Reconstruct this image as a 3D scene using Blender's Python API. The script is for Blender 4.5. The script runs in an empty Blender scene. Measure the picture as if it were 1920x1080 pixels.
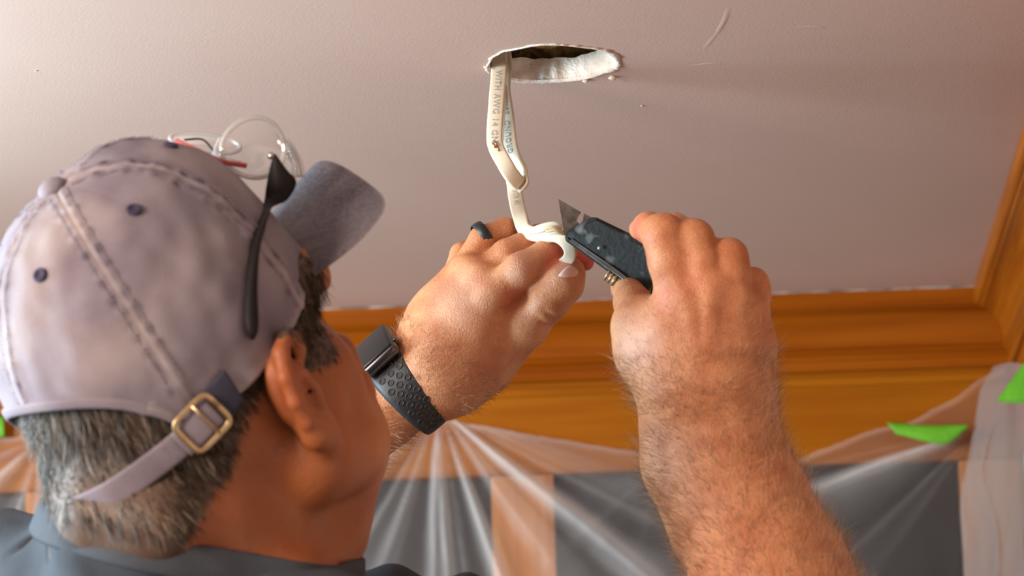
import bpy, bmesh, math, random
import numpy as np
from mathutils import Vector, Matrix, noise as mnoise
rnd = random.Random(7)
rng = np.random.default_rng(11)
R = math.radians
sc = bpy.context.scene
col = sc.collection
FPX = 8000.0

# ------------------------------------------------------------------ camera
CAMLOC = Vector((0, 0, 1.58))
PITCH, YAW, ROLL = 13.6, 1.4, -1.7
M3 = Matrix.Rotation(R(YAW), 3, 'Z') @ Matrix.Rotation(R(90 + PITCH), 3, 'X') @ Matrix.Rotation(R(ROLL), 3, 'Z')
cam = bpy.data.objects.new('camera', bpy.data.cameras.new('camera'))
col.objects.link(cam)
cam.matrix_world = Matrix.Translation(CAMLOC) @ M3.to_4x4()
cam.data.sensor_width = 36
cam.data.lens = FPX / 1920 * 36
cam.data.clip_start = .05
cam.data.dof.use_dof = True
cam.data.dof.focus_distance = 2.97
cam.data.dof.aperture_fstop = 8.5
sc.camera = cam
MN = np.array(M3); CL = np.array(CAMLOC)

# ------------------------------------------------------------------ light
sc.view_settings.view_transform = 'Standard'
sc.view_settings.look = 'None'
sc.view_settings.gamma = 1
sc.view_settings.use_curve_mapping = False
sc.view_settings.exposure = 0.0
w = bpy.data.worlds.new('world'); sc.world = w; w.use_nodes = True
bg = w.node_tree.nodes['Background']
bg.inputs[0].default_value = (1.0, .76, .60, 1); bg.inputs[1].default_value = .10

def area(name, loc, target, size, size_y, power, color):
    l = bpy.data.lights.new(name, 'AREA'); l.shape = 'RECTANGLE'; l.size = size; l.size_y = size_y
    l.energy = power; l.color = color
    o = bpy.data.objects.new(name, l); col.objects.link(o); o.location = loc
    o.rotation_euler = (Vector(target) - Vector(loc)).to_track_quat('-Z', 'Y').to_euler()
    return o
area('daylight_left', (-.92, 2.66, 2.16), (-.25, 2.80, 2.42), .35, .25, 13.5, (.58, .86, 1.0))
area('window_daylight', (-1.7, 2.75, 1.62), (-.25, 2.75, 1.85), 1.0, .8, 17, (.84, .93, 1.0))
area('room_lamp', (-1.35, 1.38, 2.20), (0.0, 2.9, 2.2), .5, .3, 36, (1.0, .84, .71))

# ------------------------------------------------------------------ helpers
def V(px, py, d):                   # a point in the camera's axes (metres)
    s = d / FPX
    return np.array([(px - 960) * s, (540 - py) * s, -d])
def W(v):                           # camera axes -> room
    return np.asarray(v) @ MN.T + CL
def ray(px, py):
    return np.array([(px - 960) / FPX, (540 - py) / FPX, -1.0]) @ MN.T
def hit_z(px, py, z):
    r = ray(px, py); t = (z - CL[2]) / r[2]; return CL + r * t
def hit_y(px, py, y):
    r = ray(px, py); t = (y - CL[1]) / r[1]; return CL + r * t
def depth_of(p):
    return -((np.asarray(p) - CL) @ MN)[2]

def mat(name, color, rough=.6, color2=None, scale=20, bump=0, bscale=200, metal=0, spec=.5, sss=0, coords='Object', stretch=None, detail=4, coat=0, lo=.35, hi=.65):
    m = bpy.data.materials.new(name); m.use_nodes = True
    nt = m.node_tree; b = nt.nodes['Principled BSDF']
    b.inputs['Base Color'].default_value = (*color, 1); b.inputs['Roughness'].default_value = rough
    b.inputs['Metallic'].default_value = metal; b.inputs['Specular IOR Level'].default_value = spec
    b.inputs['Coat Weight'].default_value = coat
    if sss:
        b.inputs['Subsurface Weight'].default_value = sss
        b.inputs['Subsurface Radius'].default_value = (.012, .004, .002); b.inputs['Subsurface Scale'].default_value = .6
    tc = nt.nodes.new('ShaderNodeTexCoord'); mp = nt.nodes.new('ShaderNodeMapping')
    nt.links.new(tc.outputs[coords], mp.inputs[0])
    if stretch: mp.inputs['Scale'].default_value = stretch
    if color2:
        n = nt.nodes.new('ShaderNodeTexNoise'); n.inputs['Scale'].default_value = scale; n.inputs['Detail'].default_value = detail
        nt.links.new(mp.outputs[0], n.inputs['Vector'])
        r_ = nt.nodes.new('ShaderNodeValToRGB'); r_.name = 'ramp'
        r_.color_ramp.elements[0].position = lo; r_.color_ramp.elements[1].position = hi
        r_.color_ramp.elements[0].color = (*color, 1); r_.color_ramp.elements[1].color = (*color2, 1)
        nt.links.new(n.outputs['Fac'], r_.inputs[0]); nt.links.new(r_.outputs[0], b.inputs['Base Color'])
    if bump:
        n2 = nt.nodes.new('ShaderNodeTexNoise'); n2.inputs['Scale'].default_value = bscale; n2.inputs['Detail'].default_value = 3
        nt.links.new(mp.outputs[0], n2.inputs['Vector'])
        bp = nt.nodes.new('ShaderNodeBump'); bp.inputs['Strength'].default_value = bump; bp.inputs['Distance'].default_value = .001
        nt.links.new(n2.outputs['Fac'], bp.inputs['Height']); nt.links.new(bp.outputs[0], b.inputs['Normal'])
    return m

def attr_mix(m, attr, color):       # blends towards a colour by a per-vertex weight (the thing's own colouring)
    nt = m.node_tree; b = nt.nodes['Principled BSDF']
    a = nt.nodes.new('ShaderNodeAttribute'); a.attribute_name = attr
    mx = nt.nodes.new('ShaderNodeMix'); mx.data_type = 'RGBA'
    nt.links.new(a.outputs['Fac'], mx.inputs[0])
    l = b.inputs['Base Color'].links
    if l: nt.links.new(l[0].from_socket, mx.inputs[6])
    else: mx.inputs[6].default_value = b.inputs['Base Color'].default_value
    mx.inputs[7].default_value = (*color, 1)
    nt.links.new(mx.outputs[2], b.inputs['Base Color'])
    return m

def link(name, me, m=None, parent=None, smooth=True, **props):
    o = bpy.data.objects.new(name, me); col.objects.link(o)
    if m: me.materials.append(m)
    if parent: o.parent = parent; o.matrix_parent_inverse = Matrix.Translation(parent.location).inverted() if parent.location.length else Matrix()
    if smooth and len(me.polygons): me.polygons.foreach_set('use_smooth', [True] * len(me.polygons))
    for k, v in props.items(): o[k] = v
    return o
def mesh(name, verts, faces, m=None, parent=None, smooth=True, world=False, **props):
    """verts in camera axes unless world=True"""
    v = np.asarray(verts, float)
    if not world: v = W(v)
    me = bpy.data.meshes.new(name); me.from_pydata(v.tolist(), [], [tuple(map(int, f)) for f in faces]); me.update()
    return link(name, me, m, parent, smooth, **props)
def fix_normals(o):
    bm = bmesh.new(); bm.from_mesh(o.data); bmesh.ops.recalc_face_normals(bm, faces=bm.faces); bm.to_mesh(o.data); bm.free(); return o
def solidify(o, t, off=0):
    md = o.modifiers.new('thickness', 'SOLIDIFY'); md.thickness = t; md.offset = off; return o
def bevel(o, wd, seg=2):
    md = o.modifiers.new('bevel', 'BEVEL'); md.width = wd; md.segments = seg; md.limit_method = 'ANGLE'; md.angle_limit = R(40); return o
def thing(name, loc, label, cat, **kw):
    o = bpy.data.objects.new(name, None); col.objects.link(o); o.location = Vector(loc); o.empty_display_size = .02
    o['label'] = label; o['category'] = cat
    for k, v in kw.items(): o[k] = v
    return o
def box(name, lo, hi, m, parent=None, bev=0, **props):
    x0, y0, z0 = lo; x1, y1, z1 = hi
    v = [(x0,y0,z0),(x1,y0,z0),(x1,y1,z0),(x0,y1,z0),(x0,y0,z1),(x1,y0,z1),(x1,y1,z1),(x0,y1,z1)]
    f = [(0,3,2,1),(4,5,6,7),(0,1,5,4),(1,2,6,5),(2,3,7,6),(3,0,4,7)]
    o = mesh(name, v, f, m, parent, smooth=False, world=True, **props)
    if bev: bevel(o, bev)
    return o
def catmull(P, n):
    P = np.asarray(P, float); out = []
    Q = np.vstack([2 * P[0] - P[1], P, 2 * P[-1] - P[-2]])
    for i in range(1, len(Q) - 2):
        for t in np.linspace(0, 1, n, endpoint=False):
            a, b, c, d = Q[i-1:i+3]
            out.append(.5 * ((2*b) + (-a+c)*t + (2*a-5*b+4*c-d)*t*t + (-a+3*b-3*c+d)*t**3))
    out.append(P[-1]); return np.array(out)
def unit(a):
    a = np.asarray(a, float); return a / (np.linalg.norm(a, axis=-1, keepdims=True) + 1e-12)
def tube(name, P, rad, m, parent=None, sides=12, cap=True, flat=None, **props):
    """flat: list of width directions and (a,b) half sizes -> oval profile"""
    P = np.asarray(P, float); n = len(P)
    T = unit(np.gradient(P, axis=0))
    rad = np.broadcast_to(np.asarray(rad, float), (n,))
    vs = []; U = np.array([.3, .8, .5])
    for i in range(n):
        if flat is not None: U = flat[0][i] if np.ndim(flat[0]) == 2 else np.asarray(flat[0])
        u = U - T[i] * (U @ T[i]); u = unit(u); U = u; b = np.cross(T[i], u)
        for k in range(sides):
            a = 2 * math.pi * k / sides
            if flat is not None:
                e = .62
                ca, sa = math.cos(a), math.sin(a)
                ca = math.copysign(abs(ca) ** e, ca); sa = math.copysign(abs(sa) ** e, sa)
                vs.append(P[i] + u * ca * flat[1] * rad[i] + b * sa * flat[2] * rad[i])
            else: vs.append(P[i] + (u * math.cos(a) + b * math.sin(a)) * rad[i])
    fs = [(i*sides+k, i*sides+(k+1) % sides, (i+1)*sides+(k+1) % sides, (i+1)*sides+k) for i in range(n-1) for k in range(sides)]
    if cap: fs += [tuple(range(sides))[::-1], tuple(range((n-1)*sides, n*sides))]
    return mesh(name, vs, fs, m, parent, **props)
def prism(name, poly, d, back, m, parent=None, bev=0, dvar=None, **props):
    """poly in pixels laid at depth d, thickness going away from the camera"""
    n = len(poly); vs = [V(x, y, d if dvar is None else dvar[i]) for i, (x, y) in enumerate(poly)]
    vs += [v + np.array([0, 0, -back]) for v in vs]
    fs = [tuple(range(n))[::-1], tuple(range(n, 2*n))] + [(i, (i+1) % n, n+(i+1) % n, n+i) for i in range(n)]
    o = mesh(name, vs, fs, m, parent, smooth=False, **props); fix_normals(o)
    if bev: bevel(o, bev)
    return o

# ------------------------------------------------------------------ materials
def wood(name, c1, c2, axis):
    m = mat(name, c1, .38, c2, scale=9, stretch=axis, bump=.08, bscale=30, detail=8, coat=.03, spec=.12)
    return m
M_ceil = mat('ceiling_paint', (.525, .355, .295), .68, (.56, .385, .32), scale=3, bump=.16, bscale=420)
M_oak_x = wood('oak_trim', (.27, .070, .0022), (.35, .108, .004), (.5, 9, 9))
M_oak_c = wood('oak_crown', (.235, .050, .0012), (.31, .078, .003), (.5, 9, 9))  # same oak as the trim, with the cove's shade darkened into the colour
M_oak_y = wood('oak_trim_side', (.26, .060, .003), (.36, .10, .006), (14, .7, 14))
M_oak_v = wood('oak_mullion', (.38, .14, .04), (.50, .21, .075), (14, 14, .7))
M_wall = mat('wall_paint', (.55, .47, .42), .8)
M_glass = mat('window_glass_dark', (.018, .013, .013), .3, (.026, .020, .020), scale=5)
M_gyp = mat('gypsum', (.80, .72, .64), .9, (.62, .52, .44), scale=60, bump=1, bscale=500)
M_paper = mat('torn_paper', (.78, .68, .60), .9, (.66, .54, .46), scale=120, bump=.6, bscale=700)
M_insul = mat('insulation', (.50, .33, .10), .95, (.12, .07, .02), scale=90, bump=1, bscale=300)
M_joist = mat('attic_dark', (.02, .015, .01), .9)

# ------------------------------------------------------------------ room
HOLE = (1034, 119)
r0 = ray(*HOLE); ZC = CL[2] + 3.0 * r0[2] / (-(r0 @ MN)[2] if (r0 @ MN)[2] < 0 else 1)
hc = hit_z(*HOLE, ZC)
HR = .5 * np.linalg.norm(hit_z(1152, 119, ZC) - hit_z(912, 119, ZC))
YC = hit_z(1250, 555, ZC)[1]             # front edge of the crown at the ceiling
XC = hit_z(1826, 535, ZC)[0]             # the same on the right side
PR, DR = .037, .066                      # crown projection and drop
YW, XW = YC + PR, XC + PR
print('ceiling', ZC, 'wall', YW, XW, 'hole', hc, HR)

def ceiling():
    n = 180
    ring = []
    for k in range(n):
        a = 2 * math.pi * k / n
        rr = HR * (1 + .018 * math.sin(3*a+1) + .012 * math.sin(7*a) + .03 * (mnoise.noise(Vector((math.cos(a)*5, math.sin(a)*5, 3)))))
        ring.append((hc[0] + rr * math.cos(a), hc[1] + rr * math.sin(a)))
    vs = [(x, y, ZC) for x, y in ring]; levels = [1.08, 1.3, 2, 4]
    rad = [HR * l for l in levels]
    for rr in rad:
        vs += [(hc[0] + rr * math.cos(2*math.pi*k/n), hc[1] + rr * math.sin(2*math.pi*k/n), ZC) for k in range(n)]
    X0, X1, Y0, Y1 = -2.6, XW, -.8, YW       # outer rectangle
    for k in range(n):
        a = 2*math.pi*k/n; dx, dy = math.cos(a), math.sin(a)
        ts = []
        if dx > 1e-6: ts.append((X1 - hc[0]) / dx)
        if dx < -1e-6: ts.append((X0 - hc[0]) / dx)
        if dy > 1e-6: ts.append((Y1 - hc[1]) / dy)
        if dy < -1e-6: ts.append((Y0 - hc[1]) / dy)
        t = min(ts); vs.append((hc[0] + dx*t, hc[1] + dy*t, ZC))
    L = len(levels) + 2
    fs = [(l*n+k, (l+1)*n+k, (l+1)*n+(k+1) % n, l*n+(k+1) % n) for l in range(L-1) for k in range(n)]
    # corners
    base = len(vs)
    for cx, cy in ((X1, Y1), (X0, Y1), (X0, Y0), (X1, Y0)): vs.append((cx, cy, ZC))
    for ci, (cx, cy) in enumerate(((X1, Y1), (X0, Y1), (X0, Y0), (X1, Y0))):
        a = math.atan2(cy - hc[1], cx - hc[0]) % (2*math.pi); k = int(a / (2*math.pi) * n)
        fs.append(((L-1)*n + k, base+ci, (L-1)*n + (k+1) % n))
    o = mesh('ceiling', vs, fs, M_ceil, None, False, True, kind='structure', label='painted plaster ceiling with a ragged round hole cut in it')
    # drywall edge of the hole: the cut face, rough, a little belled out above
    T = .0165; vs = []; rows = 7
    for j in range(rows):
        h = j / (rows-1)
        for k in range(n):
            x, y = ring[k]; a = 2*math.pi*k/n
            nz = mnoise.noise(Vector((math.cos(a)*9, math.sin(a)*9, h*3)))
            s = 1 + (.0 if j == 0 else .03 * nz - .035*h)
            vs.append((hc[0] + (x-hc[0])*s, hc[1] + (y-hc[1])*s, ZC + T*h*(1 + .12*mnoise.noise(Vector((math.cos(a)*4, math.sin(a)*4, 9))))))
    fs = [(j*n+k, j*n+(k+1) % n, (j+1)*n+(k+1) % n, (j+1)*n+k) for j in range(rows-1) for k in range(n)]
    mesh('hole_edge', vs, fs, M_gyp, o, True, True)
    # torn paper fringe hanging round the rim
    vs = []; fs = []
    for k in range(n+1):
        a = 2*math.pi*k/n; x, y = ring[k % n]
        nn = mnoise.noise(Vector((math.cos(a)*7, math.sin(a)*7, 1.5))); nf = mnoise.noise(Vector((math.cos(a)*26, math.sin(a)*26, 4)))
        far = .5 + .5*math.sin(a)
        wdt = .0010 + .0022*max(0, nn + .25) + .0010*abs(nf)
        if .35 < a < .62: wdt += .004 * math.sin((a-.35)/.27*math.pi)
        if 5.6 < a < 6.2: wdt += .002
        dx, dy = math.cos(a), math.sin(a)
        z = ZC - .0006 - .0014*abs(nf)
        vs += [(x - dx*.0012, y - dy*.0012, ZC + .001), (x + dx*.0002, y + dy*.0002, ZC - .0010), (x + dx*wdt, y + dy*wdt, z), (x+dx*(wdt+.0003), y+dy*(wdt+.0003), ZC - .0001)]
    for k in range(n):
        for j in range(3): fs.append((k*4+j, k*4+j+1, (k+1)*4+j+1, (k+1)*4+j))
    mesh('torn_paper_rim', vs, fs, M_paper, o, True, True)
    for (sx, sy, r_) in ((1148, 146, 7), (1098, 152, 6), (912, 126, 5), (1156, 128, 5)):   # loose crumbs at the rim
        p = hit_z(sx, sy, ZC - .001); r__ = r_*3.0/FPX
        bm = bmesh.new(); bmesh.ops.create_icosphere(bm, subdivisions=2, radius=r__)
        for v in bm.verts: v.co *= 1 + .5*mnoise.noise(v.co*900 + Vector((sx, 0, 0))); v.co.z *= .6
        me = bpy.data.meshes.new('paper_shred'); bm.to_mesh(me); bm.free()
        c = link('paper_shred', me, M_paper, o); c.location = Vector(p)
    # faint ridges of the taped joint and old scratches
    def ridge(pts, wdt, h):
        P = [hit_z(x, y, ZC) for x, y in pts]; P = catmull(P, 8); vs = []; n_ = len(P)
        T_ = unit(np.gradient(P, axis=0))
        for i in range(n_):
            e = min(1, 4*min(i, n_-1-i)/n_)
            s = np.cross(T_[i], (0, 0, 1)) * wdt
            vs += [P[i]-s + (0, 0, .00002), P[i] + (0, 0, -h*e - .00002), P[i]+s + (0, 0, .00002)]
        fs = [(i*3+j, i*3+j+1, i*3+j+4, i*3+j+3) for i in range(n_-1) for j in range(2)]
        return vs, fs
    for nm, pts, wd, h in (('tape_seam', [(1125, 148), (1300, 172), (1560, 205), (1815, 250), (1960, 262)], .016, .00025),
                       ('tape_seam', [(1290, 140), (1500, 168), (1750, 200), (1960, 215)], .016, .0002),
                       ('tape_seam', [(880, 60), (1100, 52), (1400, 70), (1700, 95)], .016, .0002),
                       ('scratch', [(1368, 12), (1352, 50), (1318, 95)], .0022, .0005), ('scratch', [(1290, 124), (1330, 119), (1362, 121)], .0015, .0004),
                       ('scratch', [(1470, 52), (1530, 50), (1550, 54)], .001, .0003)):
        v, f = ridge(pts, wd, h); mesh(nm, v, f, M_ceil, o, True, True)
    for q in ((1204, 199, 4), (68, 133, 3), (1385, 470, 4)):
        p = hit_z(q[0], q[1], ZC - .0004); bm = bmesh.new(); bmesh.ops.create_icosphere(bm, subdivisions=1, radius=q[2]*3/FPX)
        for v in bm.verts: v.co.z *= .4
        me = bpy.data.meshes.new('paint_nib'); bm.to_mesh(me); bm.free(); c = link('paint_nib', me, M_ceil, o); c.location = Vector(p)
    return o
ceil_o = ceiling()

def insulation():
    nx, ny = 70, 70; vs = []
    for j in range(ny):
        for i in range(nx):
            x = hc[0] + (i/(nx-1)-.5)*.30; y = hc[1] + (j/(ny-1)-.5)*.30
            rr = math.hypot(x-hc[0], y-hc[1])/HR
            z = ZC + .025 + .007*mnoise.noise(Vector((x*60, y*60, 0))) + .006*mnoise.noise(Vector((x*160, y*160, 5))) + .004*mnoise.noise(Vector((x*420, y*420, 2)))
            z -= max(0, rr-1.05)*.02
            vs.append((x, y, max(z, ZC + .018)))
    fs = [(j*nx+i, j*nx+i+1, (j+1)*nx+i+1, (j+1)*nx+i) for j in range(ny-1) for i in range(nx-1)]
    mesh('insulation', vs, fs, M_insul, None, True, True, kind='stuff', label='brown fibrous insulation seen up inside the ceiling hole', category='insulation')
insulation()

# crown moulding: profile (out from wall, down from ceiling)
prof = [(PR, 0), (PR, .0145), (PR-.002, .0165), (PR-.005, .017)]
for k in range(9):
    a = k/8*math.pi/2
    prof.append((PR-.006 - .020*math.sin(a), .018 + .026*(1-math.cos(a))))
prof += [(.0105, .0455), (.0125, .047), (.0132, .0485), (.0125, .050), (.0100, .0515), (.0075, .053), (.0075, .0555), (.009, .057), (.009, .0635), (.007, .0655), (0, DR)]
def crown_back():
    xs0, n = -2.6, len(prof); vs = []
    for (o_, d_) in prof: vs.append((xs0, YW - o_, ZC - d_))
    for (o_, d_) in prof: vs.append((XW - o_, YW - o_, ZC - d_))
    fs = [(i, n+i, n+i+1, i+1) for i in range(n-1)]
    o = mesh('trim_1', vs, fs, M_oak_c, None, False, True, kind='structure', label='glossy oak crown moulding along the back wall'); return o
def crown_side():
    n = len(prof); vs = []
    for (o_, d_) in prof: vs.append((XW - o_, YW - o_, ZC - d_))
    for (o_, d_) in prof: vs.append((XW - o_, -.8, ZC - d_))
    fs = [(i, n+i, n+i+1, i+1) for i in range(n-1)]
    return mesh('trim_2', vs, fs, M_oak_y, None, False, True, kind='structure', label='glossy oak crown moulding along the right wall')
crown_back(); crown_side()
# back wall behind the panelling, right wall, floor
def grouty_line():       # uneven caulk line between ceiling and crown
    n = 300; vs = []
    for i in range(n):
        x = -1.4 + (XC + 1.4) * i/(n-1)
        e = .0012 + .0012*mnoise.noise(Vector((x*40, 0, 0))) + .0008*mnoise.noise(Vector((x*170, 0, 0)))
        vs += [(x, YC - e, ZC - .0003), (x, YC - .0002, ZC - .0010 - e*.6)]
    fs = [(2*i, 2*i+1, 2*i+3, 2*i+2) for i in range(n-1)]
    mesh('trim_3', vs, fs, mat('caulk', (.16, .11, .085), .9, (.42, .34, .30), scale=60), None, True, True, kind='structure')
grouty_line()
gz = lambda px, py, y=YW: hit_y(px, py, y)
ZTOP = ZC - DR
ZG = gz(1300, 879)[2]                                    # top of the panes
mulls = [(gz(922, 960)[0], gz(1040, 960)[0])]
pitchw = gz(1040, 960)[0] - gz(165, 960)[0] ; wm = mulls[0][1]-mulls[0][0]
xm = [mulls[0][0] + k*pitchw for k in (-3, -2, -1, 0, 1)]   # left edges of the mullions
box('wall_back', (-2.6, YW + .03, 0), (XW + .1, YW + .10, ZC), M_wall, kind='structure')
box('wall_right', (XW, -.8, 0), (XW + .08, YW + .03, ZC), M_wall, kind='structure')
box('floor', (-2.6, -.8, -.05), (XW + .08, YW + .1, 0), mat('floor_oak', (.30, .17, .08), .4, (.38, .22, .11), scale=6, stretch=(12, 1, 1)), kind='structure')
box('trim_7', (XW - .0025, -.8, ZG), (XW - .0003, YW - .003, ZTOP + .004), M_oak_y, kind='structure')
fz = box('trim_4', (-2.6, YW - .002, ZG), (XW, YW + .029, ZTOP + .004), M_oak_x, kind='structure', label='broad oak head board between crown and window')
bd = box('trim_5', (-2.6, YW - .0055, ZTOP - .012), (XW, YW - .002, ZTOP - .004), M_oak_x, bev=.002, kind='structure')
for i, x in enumerate(xm):
    box('mullion', (x, YW - .002, .9), (min(x + wm, XW), YW + .029, ZG - .0005), M_oak_v, fz, bev=.0015)
for i in range(4):
    x0, x1 = xm[i] + wm, min(xm[i+1], XW)
    p = box('window_%d' % (i+1), (x0 + .0005, YW + .012, .9), (x1 - .0005, YW + .02, ZG - .001), M_glass, kind='structure', label='dark window pane behind the plastic sheet')
box('trim_6', (-2.6, YW - .012, .82), (XW, YW + .029, .8995), M_oak_x, kind='structure')

# ------------------------------------------------------------------ plastic sheeting
def plastic_mat(name, base, face, tint=(.86, .84, .84)):
    m = bpy.data.materials.new(name); m.use_nodes = True; nt = m.node_tree
    for n in list(nt.nodes): nt.nodes.remove(n)
    N = nt.nodes.new; out = N('ShaderNodeOutputMaterial')
    tr = N('ShaderNodeBsdfTransparent'); df = N('ShaderNodeBsdfDiffuse'); tl = N('ShaderNodeBsdfTranslucent'); gl = N('ShaderNodeBsdfGlossy')
    df.inputs[0].default_value = tl.inputs[0].default_value = (*tint, 1); gl.inputs['Roughness'].default_value = .34
    a = N('ShaderNodeMixShader'); a.inputs[0].default_value = .35; nt.links.new(df.outputs[0], a.inputs[1]); nt.links.new(tl.outputs[0], a.inputs[2])
    g = N('ShaderNodeMixShader'); g.inputs[0].default_value = .06; nt.links.new(a.outputs[0], g.inputs[1]); nt.links.new(gl.outputs[0], g.inputs[2])
    lw = N('ShaderNodeLayerWeight'); lw.inputs[0].default_value = .5
    mr = N('ShaderNodeMapRange'); mr.inputs[1].default_value = .05; mr.inputs[2].default_value = .85; mr.inputs[3].default_value = base; mr.inputs[4].default_value = face
    nt.links.new(lw.outputs['Facing'], mr.inputs[0])
    at = N('ShaderNodeAttribute'); at.attribute_name = 'plies'; am = N('ShaderNodeMath'); am.operation = 'ADD'; am.use_clamp = True; nt.links.new(mr.outputs[0], am.inputs[0]); nt.links.new(at.outputs['Fac'], am.inputs[1])
    mx = N('ShaderNodeMixShader'); nt.links.new(am.outputs[0], mx.inputs[0]); nt.links.new(tr.outputs[0], mx.inputs[1]); nt.links.new(g.outputs[0], mx.inputs[2])
    nt.links.new(mx.outputs[0], out.inputs[0]); return m
M_pl = plastic_mat('plastic_sheet', .07, .9)
M_pl2 = plastic_mat('plastic_sheet_heavy', .14, .62, (.48, .44, .425))
def interp(x, xs, ys): return float(np.interp(x, xs, ys))
top_x = [-900, -60, 0, 120, 620, 700, 790, 840, 900, 1000, 1100, 1200, 1300, 1400, 1490, 1560, 1640, 1700, 1790, 1850, 1890]
top_y = [900, 850, 822, 815, 780, 772, 776, 790, 800, 818, 834, 852, 866, 872, 864, 838, 806, 795, 748, 705, 690]
def sheet_main():
    nx, ny = 560, 200; vs = []; ply = []
    yS = YW - .010
    anchors = []
    for (px, py, fr, am, a0, a1, reach) in ((822, 764, 8, .013, -170, -14, .34), (1836, 806, 7, .010, -178, -125, .20), (1250, 868, 5, .0016, -170, -10, .12), (80, 820, 8, .008, -165, -15, .2)):
        p = hit_y(px, py, yS); anchors.append((p[0], p[2], fr, am, a0, a1, reach))
    xw0, xw1 = hit_y(-900, 900, yS)[0], XW - .012
    tx = []; tz = []
    for a, b in zip(top_x, top_y):
        p = hit_y(a, b, yS); tx.append(p[0]); tz.append(p[2])
    zb = 1.9
    for j in range(ny):
        v = (j/(ny-1))**1.15
        for i in range(nx):
            x = xw0 + (xw1-xw0)*i/(nx-1); zt = float(np.interp(x, tx, tz))
            zt += .0018*mnoise.noise(Vector((x*60, 1, 0))) + .0012*mnoise.noise(Vector((x*190, 4, 0)))
            z = zt + (zb-zt)*v; off = 0; pl_ = .20*math.exp(-((zt-z)/.004)**2)
            for (ax, az, fr, am, a0, a1, reach) in anchors:
                dx, dz = x-ax, z-az; rr = math.hypot(dx, dz); an = math.atan2(dz, dx)
                ad = math.degrees(an)
                e = max(0, min(1, (ad-a0)/14, (a1-ad)/14)) * min(1, rr/.03) * math.exp(-(rr/reach)**2)
                if e > 0:
                    ph = an*fr + 1.5*mnoise.noise(Vector((an*3, ax, 0))) + .5*mnoise.noise(Vector((an*2, rr*6, ax)))
                    s = abs(math.sin(ph)); g_ = e*((1-s)**1.7 + .35*(1-abs(math.sin(ph*1.73+1)))**2.4)*(.6+.8*mnoise.noise(Vector((an*4, 7, ax)))); off += am*g_*(.4+1.0*min(1, rr/.1)); pl_ += .6*g_*min(1, am/.008)
            off += .0035*(1+mnoise.noise(Vector((x*9, z*9, 2)))) + .0010*mnoise.noise(Vector((x*45, z*30, 8)))
            vs.append((x, yS - off - .004*v, z)); ply.append(pl_)
    fs = [(j*nx+i, (j+1)*nx+i, (j+1)*nx+i+1, j*nx+i+1) for j in range(ny-1) for i in range(nx-1)]
    o = mesh('plastic_sheet', vs, fs, M_pl, None, True, True, label='thin clear plastic sheet with fanned folds taped across the windows', category='plastic sheet')
    a = o.data.attributes.new('plies', 'FLOAT', 'POINT'); a.data.foreach_set('value', np.array(ply, np.float32)); return o
sheet_main()
def sheet_side():
    """heavier gathered sheet hanging in the right corner, standing off the wall"""
    nx, ny = 120, 160; vs = []
    lx = [1862, 1838, 1826, 1815, 1803, 1800, 1806, 1812]; ly = [690, 730, 800, 860, 910, 960, 1040, 1300]
    for j in range(ny):
        v = j/(ny-1); py = 688 + v*620
        xl = interp(py, ly, lx)
        for i in range(nx):
            u = i/(nx-1)
            px = xl + (2060 - xl)*u
            d0 = depth_of(hit_y(xl, py, YW - .022)); dr = d0 - .34*u
            pyy = py + (70*max(0, .18-u)/.18 if False else 0) - 8*math.sin(u*9)
            bulge = .018*math.sin(min(1, u*3)*math.pi*.5)
            f = .006*mnoise.noise(Vector((u*9, v*3, 0)))*min(1, v*6) + .010*(1-abs(math.sin(u*13 + 2.2*mnoise.noise(Vector((u*3, v*3.5, 4))))))**2 + .0080*mnoise.noise(Vector((u*11, v*13, 3)))*max(0, v-.1)
            vs.append(V(px, pyy, dr - bulge - f))
    fs = [(j*nx+i, (j+1)*nx+i, (j+1)*nx+i+1, j*nx+i+1) for j in range(ny-1) for i in range(nx-1)]
    w_ = W(vs); w_[:, 0] = np.minimum(w_[:, 0], XW - .004)
    return mesh('plastic_sheet', w_, fs, M_pl2, None, True, True, label='milky gathered plastic sheet bulging out of the right corner', category='plastic sheet')
sheet_side()

M_tape = mat('green_tape', (.10, .36, .008), .6, (.14, .46, .015), scale=40, bump=.3, bscale=300)
def tape(pts, yoff, label, bend=.002, y=None, dd=None):
    if dd is None: c = [hit_y(a, b, YW - yoff) for a, b in pts]
    else: c = [W(V(a, b, dd[i])) for i, (a, b) in enumerate(pts)]
    c = np.array(c); n = 14; h = len(pts)//2; vs = []
    topc = catmull(c[:h], n); botc = catmull(c[h:][::-1], n); m = min(len(topc), len(botc))
    K = 7
    for i in range(m):
        for k in range(K):
            p = topc[i]*(1-k/(K-1)) + botc[i]*k/(K-1)
            p = p + np.array([0, -bend*math.sin(k/(K-1)*math.pi) - .0006*mnoise.noise(Vector((i*.6, k*.9, 1))), 0]); vs.append(p)
    fs = [(i*K+k, i*K+k+1, (i+1)*K+k+1, (i+1)*K+k) for i in range(m-1) for k in range(K-1)]
    o = mesh('painters_tape', vs, fs, M_tape, None, True, True, label=label, category='tape', group='green painter tape strips'); solidify(o, .0003)
tape([(1662, 791), (1735, 797), (1816, 796), (1815, 802), (1770, 832), (1680, 814)], .036, 'bright green tape strip bridging the sagging sheet edge and right corner')
tape([(1212, 876), (1240, 874), (1282, 890), (1284, 926), (1250, 918), (1214, 900)], .024, 'pale green tape tab beside the raised forearm, on the dark pane')
tape([(-40, 770), (-18, 772), (7, 782), (8, 818), (-16, 822), (-40, 826)], .02, 'green tape end at the left edge, level with the cap strap')
tape([(1926, 672), (1934, 668), (1945, 664), (1940, 748), (1908, 756), (1868, 752)], 0, 'green tape strip curling at the right edge, under the side crown', dd=[3.42, 3.40, 3.38, 3.38, 3.42, 3.48])

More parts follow.
